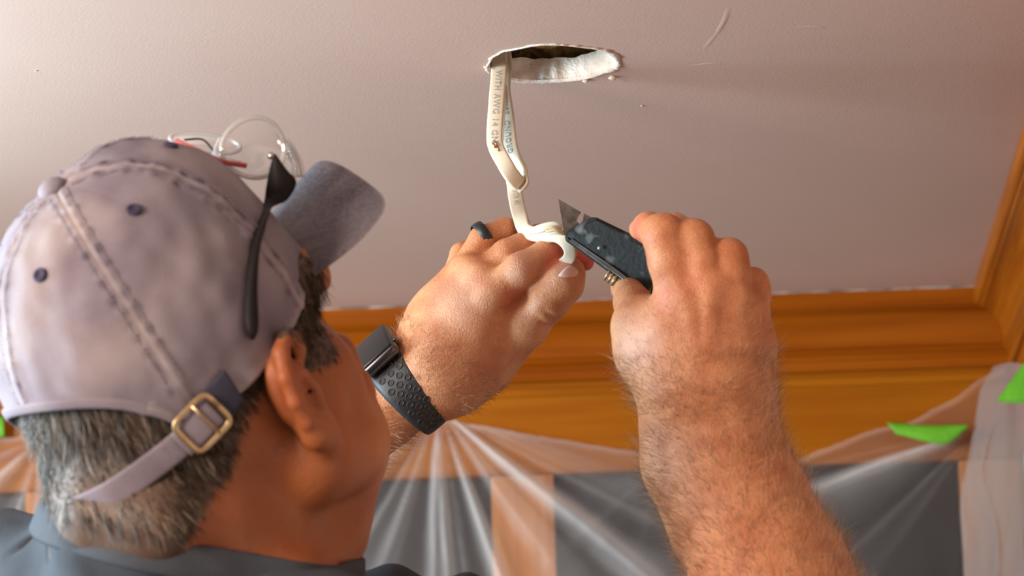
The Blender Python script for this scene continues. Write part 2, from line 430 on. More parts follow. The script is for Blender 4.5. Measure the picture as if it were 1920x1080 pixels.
# ------------------------------------------------------------------ implicit modelling of the figure
class Field:
    def __init__(s, lo, hi, h):
        s.lo = np.array(lo, float); s.h = h
        s.n = np.ceil((np.array(hi) - s.lo)/h).astype(int) + 1
        s.F = np.full(tuple(s.n), .05, np.float32)
    def _reg(s, lo, hi):
        a = np.maximum(np.floor((lo - s.lo)/s.h).astype(int), 0); b = np.minimum(np.ceil((hi - s.lo)/s.h).astype(int) + 1, s.n)
        if np.any(b <= a): return None
        sl = tuple(slice(a[i], b[i]) for i in range(3))
        g = [(s.lo[i] + s.h*np.arange(a[i], b[i])).astype(np.float32) for i in range(3)]
        return sl, g[0][:, None, None], g[1][None, :, None], g[2][None, None, :]
    def _blend(s, sl, d, k, op):
        A = s.F[sl]
        if op == 'add':
            if k > 0:
                h = np.maximum(k - np.abs(A - d), 0)/k; s.F[sl] = np.minimum(A, d) - h*h*k*.25
            else: s.F[sl] = np.minimum(A, d)
        else:
            d = -d
            if k > 0:
                h = np.maximum(k - np.abs(A - d), 0)/k; s.F[sl] = np.maximum(A, d) + h*h*k*.25
            else: s.F[sl] = np.maximum(A, d)
    def cone(s, a, b, ra, rb, k=.008, op='add'):
        a = np.asarray(a, np.float32); b = np.asarray(b, np.float32); m = max(ra, rb) + k + .006
        r = s._reg(np.minimum(a, b) - m, np.maximum(a, b) + m)
        if r is None: return
        sl, x, y, z = r; ab = b - a; L = float(ab @ ab) + 1e-12
        t = np.clip(((x-a[0])*ab[0] + (y-a[1])*ab[1] + (z-a[2])*ab[2])/L, 0, 1)
        d = np.sqrt((x-a[0]-t*ab[0])**2 + (y-a[1]-t*ab[1])**2 + (z-a[2]-t*ab[2])**2) - (ra + (rb-ra)*t)
        s._blend(sl, d, k, op)
    def ell(s, c, ax, rad, k=.01, op='add'):
        """ax: 3 unit rows, rad: 3 radii"""
        c = np.asarray(c, np.float32); ax = np.asarray(ax, np.float32); rad = np.asarray(rad, np.float32)
        ext = np.sqrt(((ax*rad[:, None])**2).sum(0)) + k + .006
        r = s._reg(c - ext, c + ext)
        if r is None: return
        sl, x, y, z = r; q = [((x-c[0])*ax[i, 0] + (y-c[1])*ax[i, 1] + (z-c[2])*ax[i, 2]) for i in range(3)]
        k0 = np.sqrt(sum((q[i]/rad[i])**2 for i in range(3))); k1 = np.sqrt(sum((q[i]/rad[i]**2)**2 for i in range(3))) + 1e-6
        s._blend(sl, k0*(k0-1)/k1, k, op)
    def plane(s, p, n, k=.004):       # keep the side opposite to n
        r = s._reg(s.lo, s.lo + s.h*s.n); sl, x, y, z = r
        d = (x-p[0])*n[0] + (y-p[1])*n[1] + (z-p[2])*n[2]
        s._blend(sl, -d.astype(np.float32), k, 'sub')
    def sample(s, P):
        q = (np.asarray(P) - s.lo)/s.h; i = np.clip(np.floor(q).astype(int), 0, s.n-2); f = q - i; o = 0
        for dx in (0, 1):
            for dy in (0, 1):
                for dz in (0, 1):
                    o = o + s.F[i[:, 0]+dx, i[:, 1]+dy, i[:, 2]+dz]*(f[:, 0] if dx else 1-f[:, 0])*(f[:, 1] if dy else 1-f[:, 1])*(f[:, 2] if dz else 1-f[:, 2])
        return o
    def net(s):
        F = s.F; S = F < 0
        n = np.array(F.shape)
        C = np.zeros(tuple(n-1), np.uint8)
        cs = [(a, b, c) for a in (0, 1) for b in (0, 1) for c in (0, 1)]
        for a, b, c in cs: C += S[a:n[0]-1+a, b:n[1]-1+b, c:n[2]-1+c]
        I = np.argwhere((C > 0) & (C < 8)); del C
        idx = np.full(tuple(n-1), -1, np.int32); idx[I[:, 0], I[:, 1], I[:, 2]] = np.arange(len(I))
        val = {c: F[I[:, 0]+c[0], I[:, 1]+c[1], I[:, 2]+c[2]].astype(float) for c in cs}
        P = np.zeros((len(I), 3)); N = np.zeros(len(I))
        for c in cs:
            for ax in range(3):
                if c[ax] == 0:
                    e = list(c); e[ax] = 1; e = tuple(e); v0, v1 = val[c], val[e]
                    m = (v0 < 0) != (v1 < 0); t = np.where(m, v0/np.where(m, v0-v1, 1), 0)
                    p = np.tile(np.array(c, float), (len(I), 1)); p[:, ax] = t
                    P[m] += p[m]; N[m] += 1
        P = P/N[:, None]; verts = s.lo + s.h*(I + P)
        faces = []
        for ax in range(3):
            u, v = (ax+1) % 3, (ax+2) % 3
            sl0 = [slice(None)]*3; sl1 = [slice(None)]*3; sl0[ax] = slice(0, -1); sl1[ax] = slice(1, None)
            A = S[tuple(sl0)]; B = S[tuple(sl1)]
            E = np.argwhere(A != B)
            ok = (E[:, u] > 0) & (E[:, v] > 0) & (E[:, u] < n[u]-1) & (E[:, v] < n[v]-1); E = E[ok]
            flip = A[E[:, 0], E[:, 1], E[:, 2]]
            q = []
            for du, dv in ((-1, -1), (0, -1), (0, 0), (-1, 0)):
                e = E.copy(); e[:, u] += du; e[:, v] += dv; q.append(idx[e[:, 0], e[:, 1], e[:, 2]])
            Q = np.stack(q, 1); Q[~flip] = Q[~flip][:, ::-1]; faces.append(Q)
        return verts, np.vstack(faces)

def fast_mesh(name, verts, faces, m, parent, **props):      # verts in camera axes
    me = bpy.data.meshes.new(name); v = W(verts)
    me.vertices.add(len(v)); me.vertices.foreach_set('co', v.astype(np.float32).ravel())
    me.loops.add(faces.size); me.loops.foreach_set('vertex_index', faces.astype(np.int32).ravel())
    me.polygons.add(len(faces)); k = faces.shape[1]
    me.polygons.foreach_set('loop_start', np.arange(0, faces.size, k, dtype=np.int32))
    me.update(calc_edges=True); me.validate()
    return link(name, me, m, parent, **props)
def set_attr(o, name, vals):
    a = o.data.attributes.new(name, 'FLOAT', 'POINT'); a.data.foreach_set('value', np.asarray(vals, np.float32))
def near(P, a, r):
    return np.clip(1 - np.linalg.norm(P - np.asarray(a), axis=1)/r, 0, 1)

# ---- head frame: F face forward, T crown, RR right ear (camera axes)
ps, be, ro = R(45), R(35), R(8)
Fh = np.array([math.sin(ps)*math.cos(be), math.sin(be), -math.cos(ps)*math.cos(be)])
T0 = np.array([-math.sin(ps)*math.sin(be), math.cos(be), math.cos(ps)*math.sin(be)])
R0 = np.array([math.cos(ps), 0, math.sin(ps)])
Th = T0*math.cos(ro) - R0*math.sin(ro); Rh = R0*math.cos(ro) + T0*math.sin(ro)
C0 = V(298, 652, 2.62)
def H(f, r, t): return C0 + Fh*f + Rh*r + Th*t
AXH = np.array([Fh, Rh, Th])
AXI = np.eye(3)

def skin_material():
    m = bpy.data.materials.new('skin'); m.use_nodes = True; nt = m.node_tree; b = nt.nodes['Principled BSDF']; N = nt.nodes.new; L = nt.links.new
    tc = N('ShaderNodeTexCoord')
    n1 = N('ShaderNodeTexNoise'); n1.inputs['Scale'].default_value = 45; n1.inputs['Detail'].default_value = 5; L(tc.outputs['Object'], n1.inputs['Vector'])
    r1 = N('ShaderNodeValToRGB'); e = r1.color_ramp.elements; e[0].position = .36; e[1].position = .66; e[0].color = (.52, .19, .083, 1); e[1].color = (.68, .305, .15, 1); L(n1.outputs['Fac'], r1.inputs[0])
    cur = r1.outputs[0]
    n2 = N('ShaderNodeTexNoise'); n2.inputs['Scale'].default_value = 700; n2.inputs['Detail'].default_value = 2; L(tc.outputs['Object'], n2.inputs['Vector'])
    r2 = N('ShaderNodeMapRange'); r2.inputs[1].default_value = .3; r2.inputs[2].default_value = .7; r2.inputs[3].default_value = .86; r2.inputs[4].default_value = 1.08; L(n2.outputs['Fac'], r2.inputs[0])
    hs = N('ShaderNodeHueSaturation'); L(r2.outputs[0], hs.inputs['Value']); L(cur, hs.inputs['Color']); cur = hs.outputs[0]
    for nm, c in (('red', (.60, .10, .07)), ('tan', (.31, .090, .026)), ('pale', (.80, .48, .36)), ('scalp', (.085, .06, .045))):
        a = N('ShaderNodeAttribute'); a.attribute_name = nm; mx = N('ShaderNodeMix'); mx.data_type = 'RGBA'
        L(a.outputs['Fac'], mx.inputs[0]); L(cur, mx.inputs[6]); mx.inputs[7].default_value = (*c, 1); cur = mx.outputs[2]
    L(cur, b.inputs['Base Color'])
    b.inputs['Roughness'].default_value = .48; b.inputs['Specular IOR Level'].default_value = .4
    b.inputs['Subsurface Weight'].default_value = .18; b.inputs['Subsurface Radius'].default_value = (.010, .003, .0015); b.inputs['Subsurface Scale'].default_value = .5
    v1 = N('ShaderNodeTexVoronoi'); v1.inputs['Scale'].default_value = 900; L(tc.outputs['Object'], v1.inputs['Vector'])
    ad = N('ShaderNodeMath'); ad.operation = 'ADD'; L(n2.outputs['Fac'], ad.inputs[0]); L(v1.outputs['Distance'], ad.inputs[1])
    n3 = N('ShaderNodeTexNoise'); n3.inputs['Scale'].default_value = 160; n3.inputs['Detail'].default_value = 4; L(tc.outputs['Object'], n3.inputs['Vector'])
    a2 = N('ShaderNodeMath'); a2.operation = 'MULTIPLY_ADD'; L(n3.outputs['Fac'], a2.inputs[0]); a2.inputs[1].default_value = 2.2; L(ad.outputs[0], a2.inputs[2])
    bp = N('ShaderNodeBump'); bp.inputs['Strength'].default_value = .45; bp.inputs['Distance'].default_value = .0005; L(a2.outputs[0], bp.inputs['Height']); L(bp.outputs[0], b.inputs['Normal'])
    return m
M_skin = skin_material()
M_nail = mat('nail', (.80, .50, .42), .28, coat=.3)

person = thing('person', W(V(350, 1600, 2.7)), 'man seen from behind in dark shirt, both hands raised to the hanging cable', 'person')

HV = .0016
lo = V(-330, 1500, 3.16); hi = V(1850, 230, 2.30)
lo = np.array([-.40, -.40, -3.15]); hi = np.array([.32, .115, -2.36])
B = Field(lo, hi, HV)
def chain(F, pts, k=.008):
    """pts: (px, py, depth, radius px at that depth)"""
    P = [V(a, b, d) for a, b, d, r in pts]; Rr = [r*d/FPX for a, b, d, r in pts]
    for i in range(len(P)-1): F.cone(P[i], P[i+1], Rr[i], Rr[i+1], k)

# ---- head
B.ell(H(0, 0, .0), AXH, (.097, .077, .098), .01)
B.ell(H(.030, 0, -.02), AXH, (.072, .066, .075), .02)
B.ell(H(-.020, 0, -.045), AXH, (.078, .072, .065), .02)
B.cone(H(.092, .036, -.018), H(.092, -.036, -.018), .019, .019, .012)          # brow
B.cone(H(.072, .050, -.012), H(.078, .040, -.014), .019, .018, .012)
B.cone(H(.062, .050, -.064), H(.038, .060, -.072), .019, .018, .022)           # cheekbone
B.cone(H(.066, -.052, -.064), H(.040, -.062, -.072), .021, .018, .022)
B.cone(H(.070, .028, -.085), H(.050, .042, -.110), .024, .024, .02)
B.cone(H(.078, -.030, -.085), H(.060, -.046, -.110), .026, .028, .02)
B.cone(H(.092, 0, -.040), H(.106, -.004, -.070), .010, .012, .012)                 # nose
B.cone(H(.104, .011, -.078), H(.104, -.011, -.078), .010, .010, .006)
B.cone(H(.094, 0, -.095), H(.086, 0, -.128), .022, .022, .015)                 # mouth, chin
B.cone(H(.101, .020, -.101), H(.108, 0, -.098), .006, .0065, .006)
B.cone(H(.101, -.020, -.101), H(.108, 0, -.098), .006, .0065, .006)
B.cone(H(.099, .019, -.109), H(.105, 0, -.110), .006, .007, .006)
B.cone(H(.099, -.019, -.109), H(.105, 0, -.110), .006, .007, .006)
B.cone(H(.010, .058, -.100), H(.054, .030, -.125), .030, .024, .022)           # jaw
B.cone(H(.010, -.058, -.100), H(.054, -.030, -.125), .030, .024, .022)
for s_ in (1, -1):                                                             # eyes
    B.cone(H(.094, s_*.030, -.037), H(.088, s_*.040, -.037), .011, .009, .008, 'sub')
    B.ell(H(.078, s_*.031, -.038), AXH, (.0125, .0125, .0125), .002)
    B.cone(H(.0905, s_*.020, -.0335), H(.086, s_*.043, -.0345), .0026, .0024, .003)
B.cone(H(.088, .066, -.036), H(.074, .072, -.040), .010, .012, .014, 'sub')
# ---- neck, shoulders, trunk
chain(B, [(330, 830, 2.64, 215), (345, 960, 2.66, 232), (350, 1110, 2.68, 262)], .03)
chain(B, [(225, 900, 2.60, 105), (235, 985, 2.60, 122), (240, 1100, 2.62, 150)], .02)
chain(B, [(555, 870, 2.70, 130), (548, 990, 2.69, 108), (490, 1130, 2.68, 140)], .03)
chain(B, [(180, 965, 2.565, 50), (300, 985, 2.555, 50), (400, 985, 2.58, 42), (500, 970, 2.63, 38)], .03)          # roll of the nape
chain(B, [(598, 860, 2.70, 92), (590, 960, 2.69, 78)], .03)
B.ell(V(350, 1640, 2.72), AXI, (.205, .175, .115), .05)
chain(B, [(330, 1130, 2.67, 200), (40, 1200, 2.78, 165), (-120, 1290, 2.84, 160)], .04)
chain(B, [(370, 1130, 2.66, 200), (640, 1290, 2.56, 165), (880, 1420, 2.52, 165)], .04)
# ---- left arm (with the watch)
chain(B, [(-120, 1300, 2.86, 155), (60, 1330, 2.95, 135), (220, 1180, 3.02, 125), (340, 1060, 3.00, 140), (500, 930, 2.985, 132), (640, 812, 2.968, 92), (718, 765, 2.957, 76), (771, 724, 2.951, 70), (806, 700, 2.95, 72)], .004)
# ---- right arm
chain(B, [(880, 1430, 2.54, 165), (1250, 1560, 2.60, 150), (1520, 1390, 2.70, 150), (1500, 1230, 2.735, 158), (1446, 1085, 2.76, 143), (1388, 940, 2.785, 122), (1342, 830, 2.80, 102), (1326, 765, 2.805, 98)], .015)
chain(B, [(1310, 1010, 2.80, 34), (1262, 880, 2.81, 30), (1250, 800, 2.81, 30)], .03)
chain(B, [(1375, 850, 2.79, 60), (1385, 745, 2.80, 62)], .02)

# ---- left hand: px/m at 2.95 = 2712
chain(B, [(812, 700, 2.950, 76), (846, 650, 2.948, 76), (868, 600, 2.950, 66)], .02)
chain(B, [(815, 690, 2.952, 72), (822, 600, 2.955, 44), (862, 522, 2.962, 34)], .02)          # metacarpal, little finger
chain(B, [(820, 690, 2.948, 66), (848, 590, 2.945, 42), (880, 508, 2.950, 33)], .012)         # ring
chain(B, [(830, 690, 2.945, 66), (875, 590, 2.938, 44), (905, 525, 2.940, 35)], .012)         # middle
chain(B, [(850, 700, 2.945, 68), (900, 620, 2.936, 46), (925, 555, 2.934, 39)], .012)         # index
chain(B, [(855, 702, 2.948, 52), (905, 672, 2.950, 50), (955, 634, 2.946, 42)], .016)         # thumb base
chain(B, [(905, 655, 2.962, 55), (900, 600, 2.965, 52)], .02)
chain(B, [(925, 553, 2.934, 38), (978, 507, 2.926, 33.5), (1028, 478, 2.934, 30), (1052, 489, 2.944, 24)], .0035)   # index finger
chain(B, [(900, 522, 2.945, 33), (950, 478, 2.944, 29.5), (1010, 447, 2.954, 26), (1034, 462, 2.968, 23)], .003)      # middle finger
chain(B, [(878, 500, 2.955, 31), (906, 448, 2.958, 25.5), (948, 432, 2.966, 23.5), (978, 452, 2.982, 21)], .003)      # ring finger
chain(B, [(858, 520, 2.966, 30), (868, 478, 2.985, 24), (900, 466, 3.003, 22), (930, 484, 3.010, 20)], .003)           # little finger
chain(B, [(948, 642, 2.944, 46), (985, 612, 2.935, 40), (1030, 564, 2.925, 35.5), (1058, 530, 2.922, 36), (1070, 510, 2.924, 27)], .006)  # thumb
chain(B, [(1040, 470, 2.965, 24), (1072, 480, 2.964, 23), (1098, 492, 2.960, 16)], .003)          # fingertip showing beyond the cable
for a, b, r_ in (((1008, 600, 2.9155), (1040, 618, 2.925), 2.4), ((1018, 582, 2.912), (1052, 603, 2.918), 2.6), ((955, 590, 2.917), (985, 562, 2.922), 4.5), ):
    if r_: B.cone(V(*a), V(*b), r_*2.93/FPX, r_*2.93/FPX, .003, 'sub')
# ---- right hand: px/m at 2.81 = 2847
chain(B, [(1326, 765, 2.805, 98), (1318, 700, 2.800, 108), (1318, 640, 2.802, 92)], .02)
chain(B, [(1300, 700, 2.80, 92), (1275, 620, 2.795, 62), (1283, 555, 2.790, 50)], .016)          # index metacarpal
chain(B, [(1320, 700, 2.80, 90), (1325, 620, 2.790, 56), (1330, 540, 2.786, 45)], .012)          # middle
chain(B, [(1345, 710, 2.80, 86), (1368, 630, 2.794, 54), (1372, 560, 2.790, 42)], .012)          # ring
chain(B, [(1365, 720, 2.805, 80), (1400, 650, 2.802, 47), (1402, 588, 2.800, 38)], .012)         # little
chain(B, [(1290, 700, 2.810, 80), (1225, 650, 2.815, 68), (1200, 605, 2.818, 50)], .016)         # thumb base
chain(B, [(1200, 610, 2.820, 47), (1186, 568, 2.850, 33), (1178, 540, 2.888, 29), (1165, 505, 2.912, 24)], .006)        # thumb behind the knife
chain(B, [(1280, 545, 2.790, 47), (1262, 490, 2.786, 43), (1244, 440, 2.784, 38)], .008)          # index finger, first phalanx
chain(B, [(1244, 440, 2.784, 37.5), (1216, 427, 2.806, 27), (1199, 430, 2.828, 20)], .006)
chain(B, [(1330, 540, 2.786, 43), (1314, 490, 2.782, 38), (1302, 448, 2.784, 36)], .004)          # middle
chain(B, [(1302, 448, 2.784, 36), (1266, 428, 2.806, 27), (1250, 470, 2.836, 23)], .004)
chain(B, [(1372, 556, 2.790, 40), (1370, 510, 2.784, 36), (1367, 482, 2.786, 35)], .004)          # ring
chain(B, [(1367, 482, 2.786, 34), (1330, 470, 2.812, 26), (1290, 500, 2.845, 23)], .004)
chain(B, [(1403, 585, 2.799, 37), (1412, 550, 2.796, 32), (1411, 532, 2.798, 30)], .004)          # little
chain(B, [(1411, 532, 2.798, 29), (1380, 520, 2.822, 23), (1340, 540, 2.850, 20)], .004)
# small tendons and knuckles
for a, b in (((1284, 556, 2.772), (1305, 640, 2.768)), ((1332, 545, 2.770), (1330, 640, 2.765))):
    B.cone(V(*a), V(*b), .0022, .0018, .008)
for x, y, d in ((1283, 552, 2.776), (1330, 538, 2.773), (1372, 556, 2.777), (1403, 585, 2.788)): B.ell(V(x, y, d), AXI, (.011, .010, .006), .008)
for x, y, d in ((922, 556, 2.921), (900, 522, 2.931), (878, 505, 2.941)): B.ell(V(x, y, d), AXI, (.009, .008, .005), .008)

# ---- right ear (in the head frame): outer rim, antihelix, lobe, bowl
EC = (.012, .086, -.052)
def ear(F, s):
    def E(f, r, t):                    # f forward, t up, in the ear's own plane which leans back and stands off the head
        f2 = f + .20*t
        return H(EC[0] + f2, s*(EC[1] + r - .42*f2*.9 + .05*t), EC[2] + t)
    F.ell(E(-.002, -.006, .0), AXH, (.016, .006, .026), .006)
    rim = [(.012, -.004, .006), (.015, .002, .018), (.010, .006, .028), (.000, .008, .034), (-.011, .009, .030), (-.018, .010, .018), (-.019, .010, .003), (-.015, .009, -.012), (-.009, .007, -.024)]
    rr = [.0034, .0042, .0046, .0048, .0050, .0050, .0048, .0048, .0052]
    for i in range(len(rim)-1): F.cone(E(*rim[i]), E(*rim[i+1]), rr[i], rr[i+1], .003)
    F.ell(E(-.005, .000, .002), AXH, (.015, .0070, .027), .008)
    F.cone(E(-.006, .004, -.026), E(.002, .002, -.032), .0090, .0105, .009)       # lobe
    F.cone(E(-.004, .001, .010), E(.002, .002, -.020), .0060, .0070, .010)
    F.cone(E(.011, .003, -.006), E(.009, .003, -.012), .0042, .004, .004)         # tragus
    F.ell(E(.002, .0095, -.004), AXH, (.0055, .0070, .0105), .005, 'sub')
    F.cone(E(.006, .003, -.004), E(.009, -.003, -.006), .0018, .0014, .002, 'sub')
    F.cone(E(.002, .010, .021), E(.006, .006, .014), .0028, .0024, .005, 'sub')
    return E
EA = ear(B, 1); ear(B, -1)
bv, bf = B.net()
body = fast_mesh('body', bv, bf, M_skin, person)
print('body verts', len(bv))
# own colouring of the skin, plus shade painted over head and neck
hf = (bv - C0) @ np.array([Fh, Rh, Th]).T       # head-frame coordinates
onhead = (np.linalg.norm(hf, axis=1) < .22) & (bv[:, 0] < -.075)
red = np.zeros(len(bv))
for q, r_, a_ in (((1052, 488, 2.93), .020, 1.2), ((1096, 492, 2.955), .022, 1.5), ((1196, 430, 2.80), .013, .8), ((905, 535, 2.92), .010, .35), ((1040, 470, 2.965), .018, 1.0), ((1236, 560, 2.77), .02, .3), ((955, 560, 2.92), .012, .4), ((1300, 520, 2.77), .02, .3)):
    red = np.maximum(red, near(bv, V(*q), r_)*a_)
earm = near(bv, EA(-.012, .006, .012), .030)*1.0
red = np.maximum(red, earm)
set_attr(body, 'red', np.clip(red, 0, .75))
face_shade = np.clip((-.065 - bv[:, 0])/.03, 0, 1)*(bv[:, 2] > -2.86)*.85  # darkens head and neck skin: shade of the turned-away face painted in
set_attr(body, 'tan', face_shade)
pale = np.zeros(len(bv))
for q, r_ in (((985, 500, 2.91), .02), ((1060, 505, 2.91), .014), ((860, 560, 2.92), .03), ((1185, 640, 2.79), .03)): pale = np.maximum(pale, near(bv, V(*q), r_)*.5)
set_attr(body, 'pale', pale)
# hair mask, head frame angle: 0 at the back, 90 at the right ear
phi = np.degrees(np.arctan2(np.abs(hf[:, 1]), -hf[:, 0])); t_ = hf[:, 2]
hl = np.interp(phi, [0, 20, 33, 54, 70, 88, 97, 112, 128, 136, 144, 150], [-.125, -.115, -.082, -.066, -.050, -.036, -.020, -.054, -.064, -.060, -.045, -.01])
nz = np.array([mnoise.noise(Vector((p * 55).tolist())) for p in bv[onhead]])
hair = np.zeros(len(bv))
hair[onhead] = np.clip((t_[onhead] - hl[onhead] + .006*nz)/.006, 0, 1)
hair *= (phi < 150) & (bv[:, 2] > -2.95)
isear = near(bv, EA(-.004, .006, .002), .040) > .12
isear &= (hf[:, 1] > .083) & (hf[:, 0] > -.02) & (t_ < -.010)
hair[isear] = 0
set_attr(body, 'scalp', hair*.92)

# ------------------------------------------------------------------ hair strands
nm_ = np.zeros(len(body.data.vertices)*3, np.float32); body.data.vertices.foreach_get('normal', nm_)
bn = nm_.reshape(-1, 3) @ MN            # back to camera axes
def strands(name, roots, dirs, lens, rad, m, seg=4, droop=None, parent=person, jitter=.2, shades=None):
    n = len(roots); sides = 3
    d = unit(dirs + jitter*rng.normal(size=(n, 3)))
    P = [roots]; cur = roots.copy()
    for s in range(seg):
        cur = cur + d*(lens[:, None]/seg); P.append(cur)
        if droop is not None: d = unit(d + droop)
        d = unit(d + .10*rng.normal(size=(n, 3)))
    P = np.array(P)                     # seg+1, n, 3
    u = unit(np.cross(d, [.3, .5, .8])); v = unit(np.cross(d, u))
    vs = np.zeros((n, seg+1, sides, 3))
    for s in range(seg+1):
        rr = rad*(1 - .85*(s/seg)**1.5)
        for k in range(sides):
            a = 2*math.pi*k/sides; vs[:, s, k] = P[s] + (u*math.cos(a) + v*math.sin(a))*rr
    base = (np.arange(n)*(seg+1)*sides)[:, None]
    fl = []
    for s in range(seg):
        for k in range(sides):
            k2 = (k+1) % sides
            fl.append(np.stack([base[:, 0]+s*sides+k, base[:, 0]+s*sides+k2, base[:, 0]+(s+1)*sides+k2, base[:, 0]+(s+1)*sides+k], 1))
    o = fast_mesh(name, vs.reshape(-1, 3), np.vstack(fl), m, parent, kind='stuff')
    if shades is not None: set_attr(o, 'shade', np.repeat(shades, (seg+1)*sides))
    return o
def hair_mat(name, a, b, c):
    m = bpy.data.materials.new(name); m.use_nodes = True; nt = m.node_tree; bs = nt.nodes['Principled BSDF']
    at = nt.nodes.new('ShaderNodeAttribute'); at.attribute_name = 'shade'
    r_ = nt.nodes.new('ShaderNodeValToRGB'); e = r_.color_ramp.elements; e[0].color = (*a, 1); e[1].color = (*c, 1); x = e.new(.55); x.color = (*b, 1)
    nt.links.new(at.outputs['Fac'], r_.inputs[0]); nt.links.new(r_.outputs[0], bs.inputs['Base Color'])
    bs.inputs['Roughness'].default_value = .5; bs.inputs['Specular IOR Level'].default_value = .35
    return m
M_hair = hair_mat('head_hair', (.03, .02, .013), (.085, .056, .036), (.40, .32, .25))
M_ahair = hair_mat('arm_hair', (.20, .10, .05), (.42, .23, .12), (.80, .56, .36))
pc_ = V(290, 1006, 2.57); nc_ = unit(np.array([.20, .96, .02]))
cand = np.where((hair > .35) & ((bv - pc_) @ nc_ > .004))[0]
cand = cand[(bn[cand, 2] > -.5) | (bn[cand, 0] > .3) | (bn[cand, 0] < -.3)]
pick = rng.choice(cand, 15000)
root = bv[pick] + rng.normal(size=(len(pick), 3))*.0009
ph_, tt_ = phi[pick], t_[pick]
down = -Th + .0*Fh
dr = down[None] + bn[pick]*np.interp(ph_, [0, 70, 110, 130], [.42, .40, .30, .22])[:, None]
dr = dr + np.where(hf[pick, 1] > 0, 1, -1)[:, None]*0 - np.clip((ph_ - 95)/30, 0, 1)[:, None]*Fh*.5 + np.clip((80-ph_)/80, 0, 1)[:, None]*(-Fh)*.10
cl = np.array([mnoise.noise(Vector((p*170).tolist())) for p in root]); cl2 = np.array([mnoise.noise_vector(Vector((p*120).tolist())) for p in root])
dr = unit(dr) + cl2*.42
ln = np.interp(tt_ - np.interp(ph_, [0, 33, 54, 90, 130], [-.125, -.082, -.066, -.036, -.05]), [0, .02, .06], [.006, .012, .017])*(.7 + .5*rng.random(len(pick)))
sh = np.clip(.32 + .55*cl + .28*rng.normal(size=len(pick)), 0, 1)
strands('hair', root, dr, ln, .00030, M_hair, 4, parent=person, jitter=.10, shades=sh)['label'] = 'short grey-brown hair below the cap'

def arm_hair(segs, n, ln0, maxr, parent=person):
    """segs: axis polyline of the arm from elbow to hand in camera axes; hair lies towards the hand"""
    A = np.array([V(*s) for s in segs])
    best = np.full(len(bv), 9.); T_ = np.zeros((len(bv), 3))
    for i in range(len(A)-1):
        ab = A[i+1]-A[i]; t = np.clip(((bv-A[i]) @ ab)/(ab @ ab), 0, 1)
        d = np.linalg.norm(bv - A[i] - t[:, None]*ab, axis=1); m = (d < best) & (t > 0) & (t < 1); best[m] = d[m]; T_[m] = unit(ab)
    c = np.where((best < maxr) & (bn[:, 2] > -.35))[0]
    p = rng.choice(c, n); rt = bv[p]
    d = unit(T_[p]*.55 + bn[p]*.55 + rng.normal(size=(n, 3))*.28)
    return rt, d, ln0*(.5 + .9*rng.random(n))
r1 = arm_hair([(420, 1000, 3.0), (640, 812, 2.968), (740, 750, 2.955)], 3000, .0105, .062)
r2 = arm_hair([(795, 730, 2.95), (850, 650, 2.95)], 800, .006, .045)
r3 = arm_hair([(1500, 1230, 2.73), (1400, 960, 2.785), (1326, 770, 2.8), (1316, 660, 2.80)], 6000, .0115, .070)
r4 = arm_hair([(1326, 770, 2.80), (1330, 560, 2.79)], 500, .006, .060)
rt = np.vstack([q[0] for q in (r1, r2, r3, r4)]); dd_ = np.vstack([q[1] for q in (r1, r2, r3, r4)]); ll = np.concatenate([q[2] for q in (r1, r2, r3, r4)])
strands('arm_hair', rt, dd_, ll, .00010, M_ahair, 3, parent=person, jitter=.05, shades=rng.random(len(rt)))
# thumb nail: a curved plate on the thumb tip
def nail(c, ax, up, L, Wd, parent, name='thumbnail'):
    ax, up = unit(np.array(ax, float)), unit(np.array(up, float)); sd = unit(np.cross(ax, up)); up = np.cross(sd, ax); vs = []
    nu, nv = 13, 11
    for i in range(nu):
        for j in range(nv):
            a = (i/(nu-1)-.5)*2; b = (j/(nv-1)-.5)*2
            wx = Wd*(1 - .16*(abs(a)**3)); bb = b*(1-.25*max(0, a)**2)
            vs.append(c + ax*L*a*(1 - .18*b*b) + sd*wx*bb - up*(.42*Wd*b*b + .0014*max(0, abs(a)-.3)))
    fs = [(i*nv+j, i*nv+j+1, (i+1)*nv+j+1, (i+1)*nv+j) for i in range(nu-1) for j in range(nv-1)]
    o = mesh(name, vs, fs, M_nail, parent, True); solidify(fix_normals(o), .0007)
    return o
nail(V(1071, 520, 2.9095), (.62, .75, -.18), (.50, -.10, .88), .0070, .0070, person)

# ------------------------------------------------------------------ shirt
M_shirt = mat('shirt_knit', (.045, .052, .064), .92, (.062, .070, .085), scale=30, bump=.6, bscale=900, spec=.2)
M_collar = mat('collar_knit', (.055, .062, .076), .92, (.072, .080, .096), scale=30, bump=.6, bscale=900, spec=.2)
S = Field(np.array([-.47, -.43, -3.2]), np.array([.10, -.115, -2.34]), .0028)
def sch(pts, k=.03, off=12):
    chain(S, [(a, b, d, r+off) for a, b, d, r in pts], k)
sch([(345, 960, 2.66, 232), (350, 1110, 2.68, 262)]); sch([(235, 985, 2.60, 122), (240, 1100, 2.62, 150)])
sch([(520, 990, 2.69, 112), (470, 1120, 2.68, 140)]); sch([(180, 1000, 2.575, 42), (300, 1015, 2.565, 42), (400, 1015, 2.59, 36)])
S.ell(V(350, 1640, 2.72), AXI, (.215, .185, .125), .05)
sch([(330, 1130, 2.67, 205), (40, 1200, 2.78, 175), (-120, 1290, 2.84, 172)], .03, 16)
sch([(370, 1130, 2.66, 205), (640, 1290, 2.56, 165), (880, 1420, 2.52, 165)], .03, 16)
sch([(-120, 1300, 2.86, 160), (60, 1330, 2.95, 140), (120, 1300, 2.98, 138)], .02, 22)
sch([(880, 1430, 2.54, 165), (1150, 1530, 2.58, 155)], .02, 22)
sch([(60, 1130, 2.66, 90), (-20, 1080, 2.72, 85), (-150, 1090, 2.78, 90)], .03, 10)
